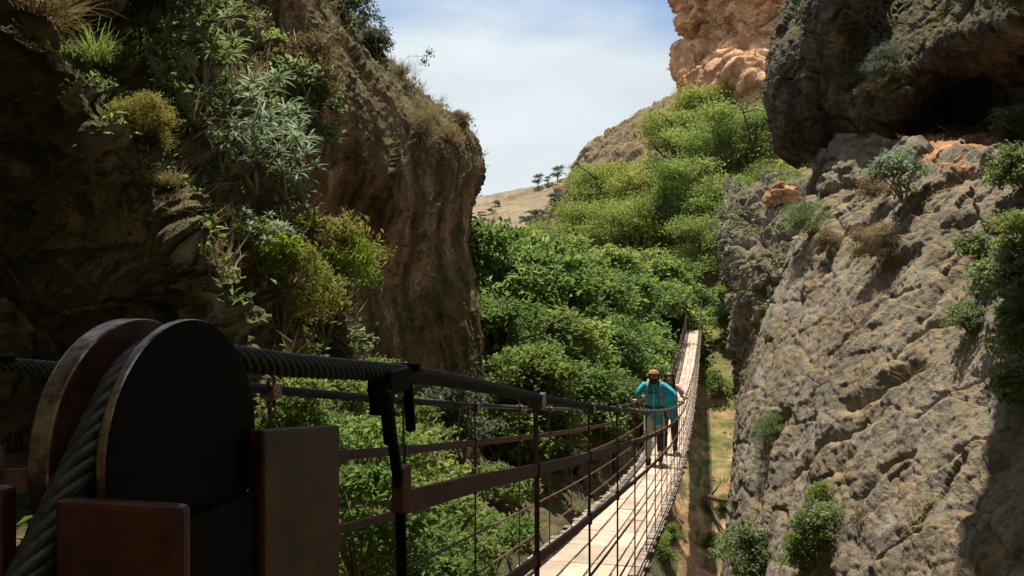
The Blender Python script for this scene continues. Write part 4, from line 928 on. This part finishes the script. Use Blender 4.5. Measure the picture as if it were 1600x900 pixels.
skin = plain('skin', (.42,.24,.16), .55, 0, .15, 12, .05); jacket = plain('cyan_jacket', (.02,.47,.66), .75, 0, .35, 9, .4, (.008,.23,.32), dist=.03)
trous = plain('grey_green_trousers', (.6,.62,.55), .9, 0, .3, 9, .4, dist=.03); darkc = plain('dark_cloth', (.03,.035,.05), .9, 0, .3, 9, .3)
hairm = plain('black_hair', (.012,.010,.009), .55, 0, .3, 40, .5); capm = plain('orange_bandana', (.46,.19,.09), .85, 0, .3, 14, .3)
strapm = plain('grey_strap', (.32,.33,.33), .8, 0, .2, 20, .2); shoem = plain('brown_boots', (.10,.065,.04), .8, 0, .3, 20, .2)
whitem = plain('white_trim', (.7,.7,.68), .8, 0, .1, 20, .1); eyem = plain('dark_eye', (.02,.015,.012), .3, 0, .1, 10, 0)
def stripe_mat():
    m, t = new_mat('red_white_stripes'); co = N(t, 'ShaderNodeTexCoord'); wv = N(t, 'ShaderNodeTexWave', i_Scale=13.0); wv.bands_direction = 'X'
    L(t, co, 'Object', wv, 'Vector'); r = ramp(t, [(.45, (.55,.05,.06)), (.55, (.75,.70,.68))]); L(t, wv, 0, r, 0)
    p = N(t, 'ShaderNodeBsdfPrincipled', i_Roughness=.85); L(t, r, 0, p, 'Base Color'); L(t, p, 0, N(t, 'ShaderNodeOutputMaterial'), 0); return m
striped = stripe_mat()
def fingers(h, out, r=.0095):
    """five fingers curled round a lengthwise (y) rail: h hand centre, out = +1/-1 outward x"""
    ch = []
    for k, (dy, ln) in enumerate(((-.036,.070),(-.012,.082),(.012,.078),(.036,.060))):
        x, y, z = h; ch.append([(x, y, z, .026, .036), (x+out*.030, y+dy*.9, z+.016, .013), (x+out*(.030+ln*.35), y+dy, z+.012, r), (x+out*(.034+ln*.45), y+dy, z-.016, r), (x+out*(.020+ln*.2), y+dy, z-.034, r*.85)])
    x, y, z = h
    ch.append([(x, y, z, .026, .036), (x+out*.004, y-.040, z-.008, .013), (x+out*.026, y-.050, z-.026, .0105), (x+out*.044, y-.040, z-.036, .009)])
    return ch
def person(s, u, label, man=True, lh=None, rh=None, yaw=0):
    z0 = cz(s)-DK-.004; e = empty('person', B(s, u, z0), label, 'person')
    e.rotation_euler = (0, 0, -TH + yaw)          # local +y points away along the bridge: the figure faces -y
    H = 1.0 if man else .96
    pel = (0, .02, .93*H); ch_ = (0, -.05, 1.18*H); shz = 1.37*H; sy = -.09
    hip = .095; sw = .175 if man else .155
    head = (0, -.155, 1.545*H)
    def arm(sx, hand):
        ax, ay, az = sx*sw, sy, shz
        ex, ey, ez = (ax + (hand[0]-ax)*.5 + sx*.03, sy + (hand[1]-sy)*.45 - .02, shz + (hand[2]-shz)*.45 - .01)
        wx, wy, wz = hand[0]-sx*.045, hand[1]+.01, hand[2]+.012
        return (ax, ay, az), (ex, ey, ez), (wx, wy, wz)
    LA = arm(-1, lh); RA = arm(1, rh)
    legs = []
    for sx, fy, kb in ((-1, -.20, -.16), (1, .20, .06)):
        legs.append([(*pel, .12, .10), (sx*hip, .02, .88*H, .088), (sx*hip*1.05, .02+kb, .50*H, .058), (sx*hip, fy+.06, .13, .040), (sx*hip, fy+.05, .055, .040), (sx*hip, fy-.10, .030, .034)])
    torso = [(*pel, .12, .10), (0, -.01, 1.04*H, .125, .095), (*ch_, .145, .105), (0, sy, 1.34*H, .13, .085), (0, -.115, 1.43*H, .052), (0, -.14, 1.49*H, .062), (*head, .078, .092), (0, -.155, 1.62*H, .062, .075)]
    arms = []
    for sx, (a, b, c), hd in ((-1, LA, lh), (1, RA, rh)):
        arms.append([(0, sy, 1.34*H, .13, .085), (*a, .052), (*b, .040), (*c, .027), (*hd, .026, .036)])
    body = skinned('body', [torso] + legs + arms + fingers(lh, -1) + fingers(rh, 1), skin, e)
    # face
    hx, hy, hz = head
    mb = MB(); mb.tube([(hx, hy-.088, hz+.018), (hx, hy-.112, hz-.018), (hx, hy-.092, hz-.026)], [.008,.014,.010], 8)
    for sx in (-1, 1):
        ball('eye', (hx+sx*.031, hy-.083, hz+.012), (.011,.008,.008), eyem, e, seg=10)
        ball('ear', (hx+sx*.083, hy+.005, hz), (.012,.022,.032), skin, e, seg=10)
    mb.obj('nose', skin, e, True)
    ball('mouth', (hx, hy-.087, hz-.048), (.026,.008,.007), plain('lips', (.32,.11,.09), .5), e, seg=12)
    # clothes
    jr = .024
    jk = [[(0, .03, .685*H, .182, .152), (0, .03, .72*H, .180, .150), (0, .02, .86*H, .170, .140), (0, -.01, 1.02*H, .165, .128), (*ch_, .178, .132), (0, sy, 1.33*H, .15, .105), (0, -.112, 1.425*H, .075)]]
    for a, b, c in (LA, RA):
        w_ = [b[i] + (c[i]-b[i])*.82 for i in range(3)]
        jk.append([(0, sy, 1.33*H, .15, .105), (*a, .078), (*b, .062), (*w_, .050)])
    if man: skinned('jacket', jk, jacket, e)
    else:
        skinned('jacket', [jk[0]], jacket, e)
        for c_ in jk[1:]: skinned('sleeve', [[(c_[1][0]*.7, c_[1][1], c_[1][2]-.01, .07)] + c_[1:]], striped, e)
    tr = [[(*pel, .145, .120), (0, 0, .99*H, .135, .112)]]
    for lg in legs: tr.append([(*pel, .145, .120)] + [(x, y, z, r[0]+.022) for (x, y, z, *r) in lg[1:4]])
    skinned('trousers', tr, trous if man else darkc, e)
    for lg in legs:
        x, y, z, _ = lg[4]; skinned('boot', [[(x, y+.035, .05, .052), (x, y-.03, .045, .052), (x, y-.125, .038, .042), (x, y-.16, .034, .030)], [(x, y+.035, .05, .052), (x, y+.02, .14, .054)]], shoem, e)
    # head cover, hair
    if man:
        ball('bandana', (hx, hy+.002, hz+.030), (.098,.112,.088), capm, e, cut=lambda c: c[2] > hz+.045 + (c[1]-hy)*-.12, noise=.02)
        ball('knot', (hx+.05, hy+.100, hz+.03), (.03,.03,.02), capm, e, seg=10)
        ball('beard', (hx, hy-.042, hz-.080), (.066,.066,.052), hairm, e, noise=.08)
        ball('hair', (hx, hy+.022, hz-.010), (.095,.095,.085), hairm, e, cut=lambda c: c[1] > hy-.02, noise=.05)
        for sx in (-1, 1):
            mb = MB(); mb.tube([(sx*.095, .06, 1.455), (sx*.10, -.10, 1.475), (sx*.105, -.205, 1.40), (sx*.115, -.222, 1.25), (sx*.13, -.19, 1.10), (sx*.15, -.02, 1.02)], .020, 6); mb.obj('backpack_strap', strapm, e, True)
        mb = MB(); mb.tube([(-.10,-.222,1.27),(0,-.236,1.265),(.10,-.222,1.27)], .010, 6); mb.obj('chest_strap', darkc, e, True)
        mb = MB(); mb.tube([(-.17,-.02,1.0),(-.12,-.135,1.0),(0,-.165,1.0),(.12,-.135,1.0),(.17,-.02,1.0)], .014, 6); mb.obj('waist_strap', darkc, e, True)
        mb = MB(); mb.box((0, .15, 1.22), (.15,0,0), (0,.085,0), (0,0,.22)); bp_ = mb.obj('backpack', darkc, e, True, .05)
        mb = MB(); mb.tube([(0,-.205,1.40),(0,-.222,1.28),(0,-.205,1.12),(0,-.15,.92)], .006, 6); mb.obj('zip', whitem, e, True)
        mb = MB(); mb.tube([(-.17,.03,.69),(-.12,-.11,.685),(0,-.13,.68),(.12,-.11,.685),(.17,.03,.69)], .009, 6); mb.obj('hem_trim', whitem, e, True)
        mb = MB(); mb.box((.11,-.115,.42), (.055,0,0), (0,.012,.0), (0,.02,.16)); mb.obj('knee_patch', darkc, e, True, .01)
    else:
        ball('hair', (hx, hy+.022, hz+.022), (.102,.110,.100), hairm, e, cut=lambda c: c[1] > hy-.03 or c[2] > hz+.07, noise=.05)
        for sx in (-1, 1):
            mb = MB(); mb.tube([(sx*.082, hy+.02, hz+.03), (sx*.092, hy+.005, hz-.09), (sx*.095, hy-.055, hz-.22), (sx*.085, hy-.06, hz-.32)], [.024,.027,.025,.010], 8); mb.obj('hair_lock', hairm, e, True)
    return e
def rails_local(s, u, dy):
    """hand positions on the two main cables, in the local frame of a figure standing at s,u"""
    f = lambda ur: (ur-u, dy, cz(s+dy)+.030-(cz(s)-DK-.004))
    return f(UL+.033), f(UR-.033)
a_, b_ = rails_local(15.6, -.93, -.22)
person(15.6, -.93, 'man in a blue jacket and orange bandana holding both bridge cables', True, (a_[0], a_[1], a_[2]), (b_[0], b_[1], b_[2]))
a_, b_ = rails_local(17.7, -.76, -.18)
person(17.7, -.76, 'dark haired woman with striped sleeves walking behind the man on the bridge', False, a_, b_, 0)
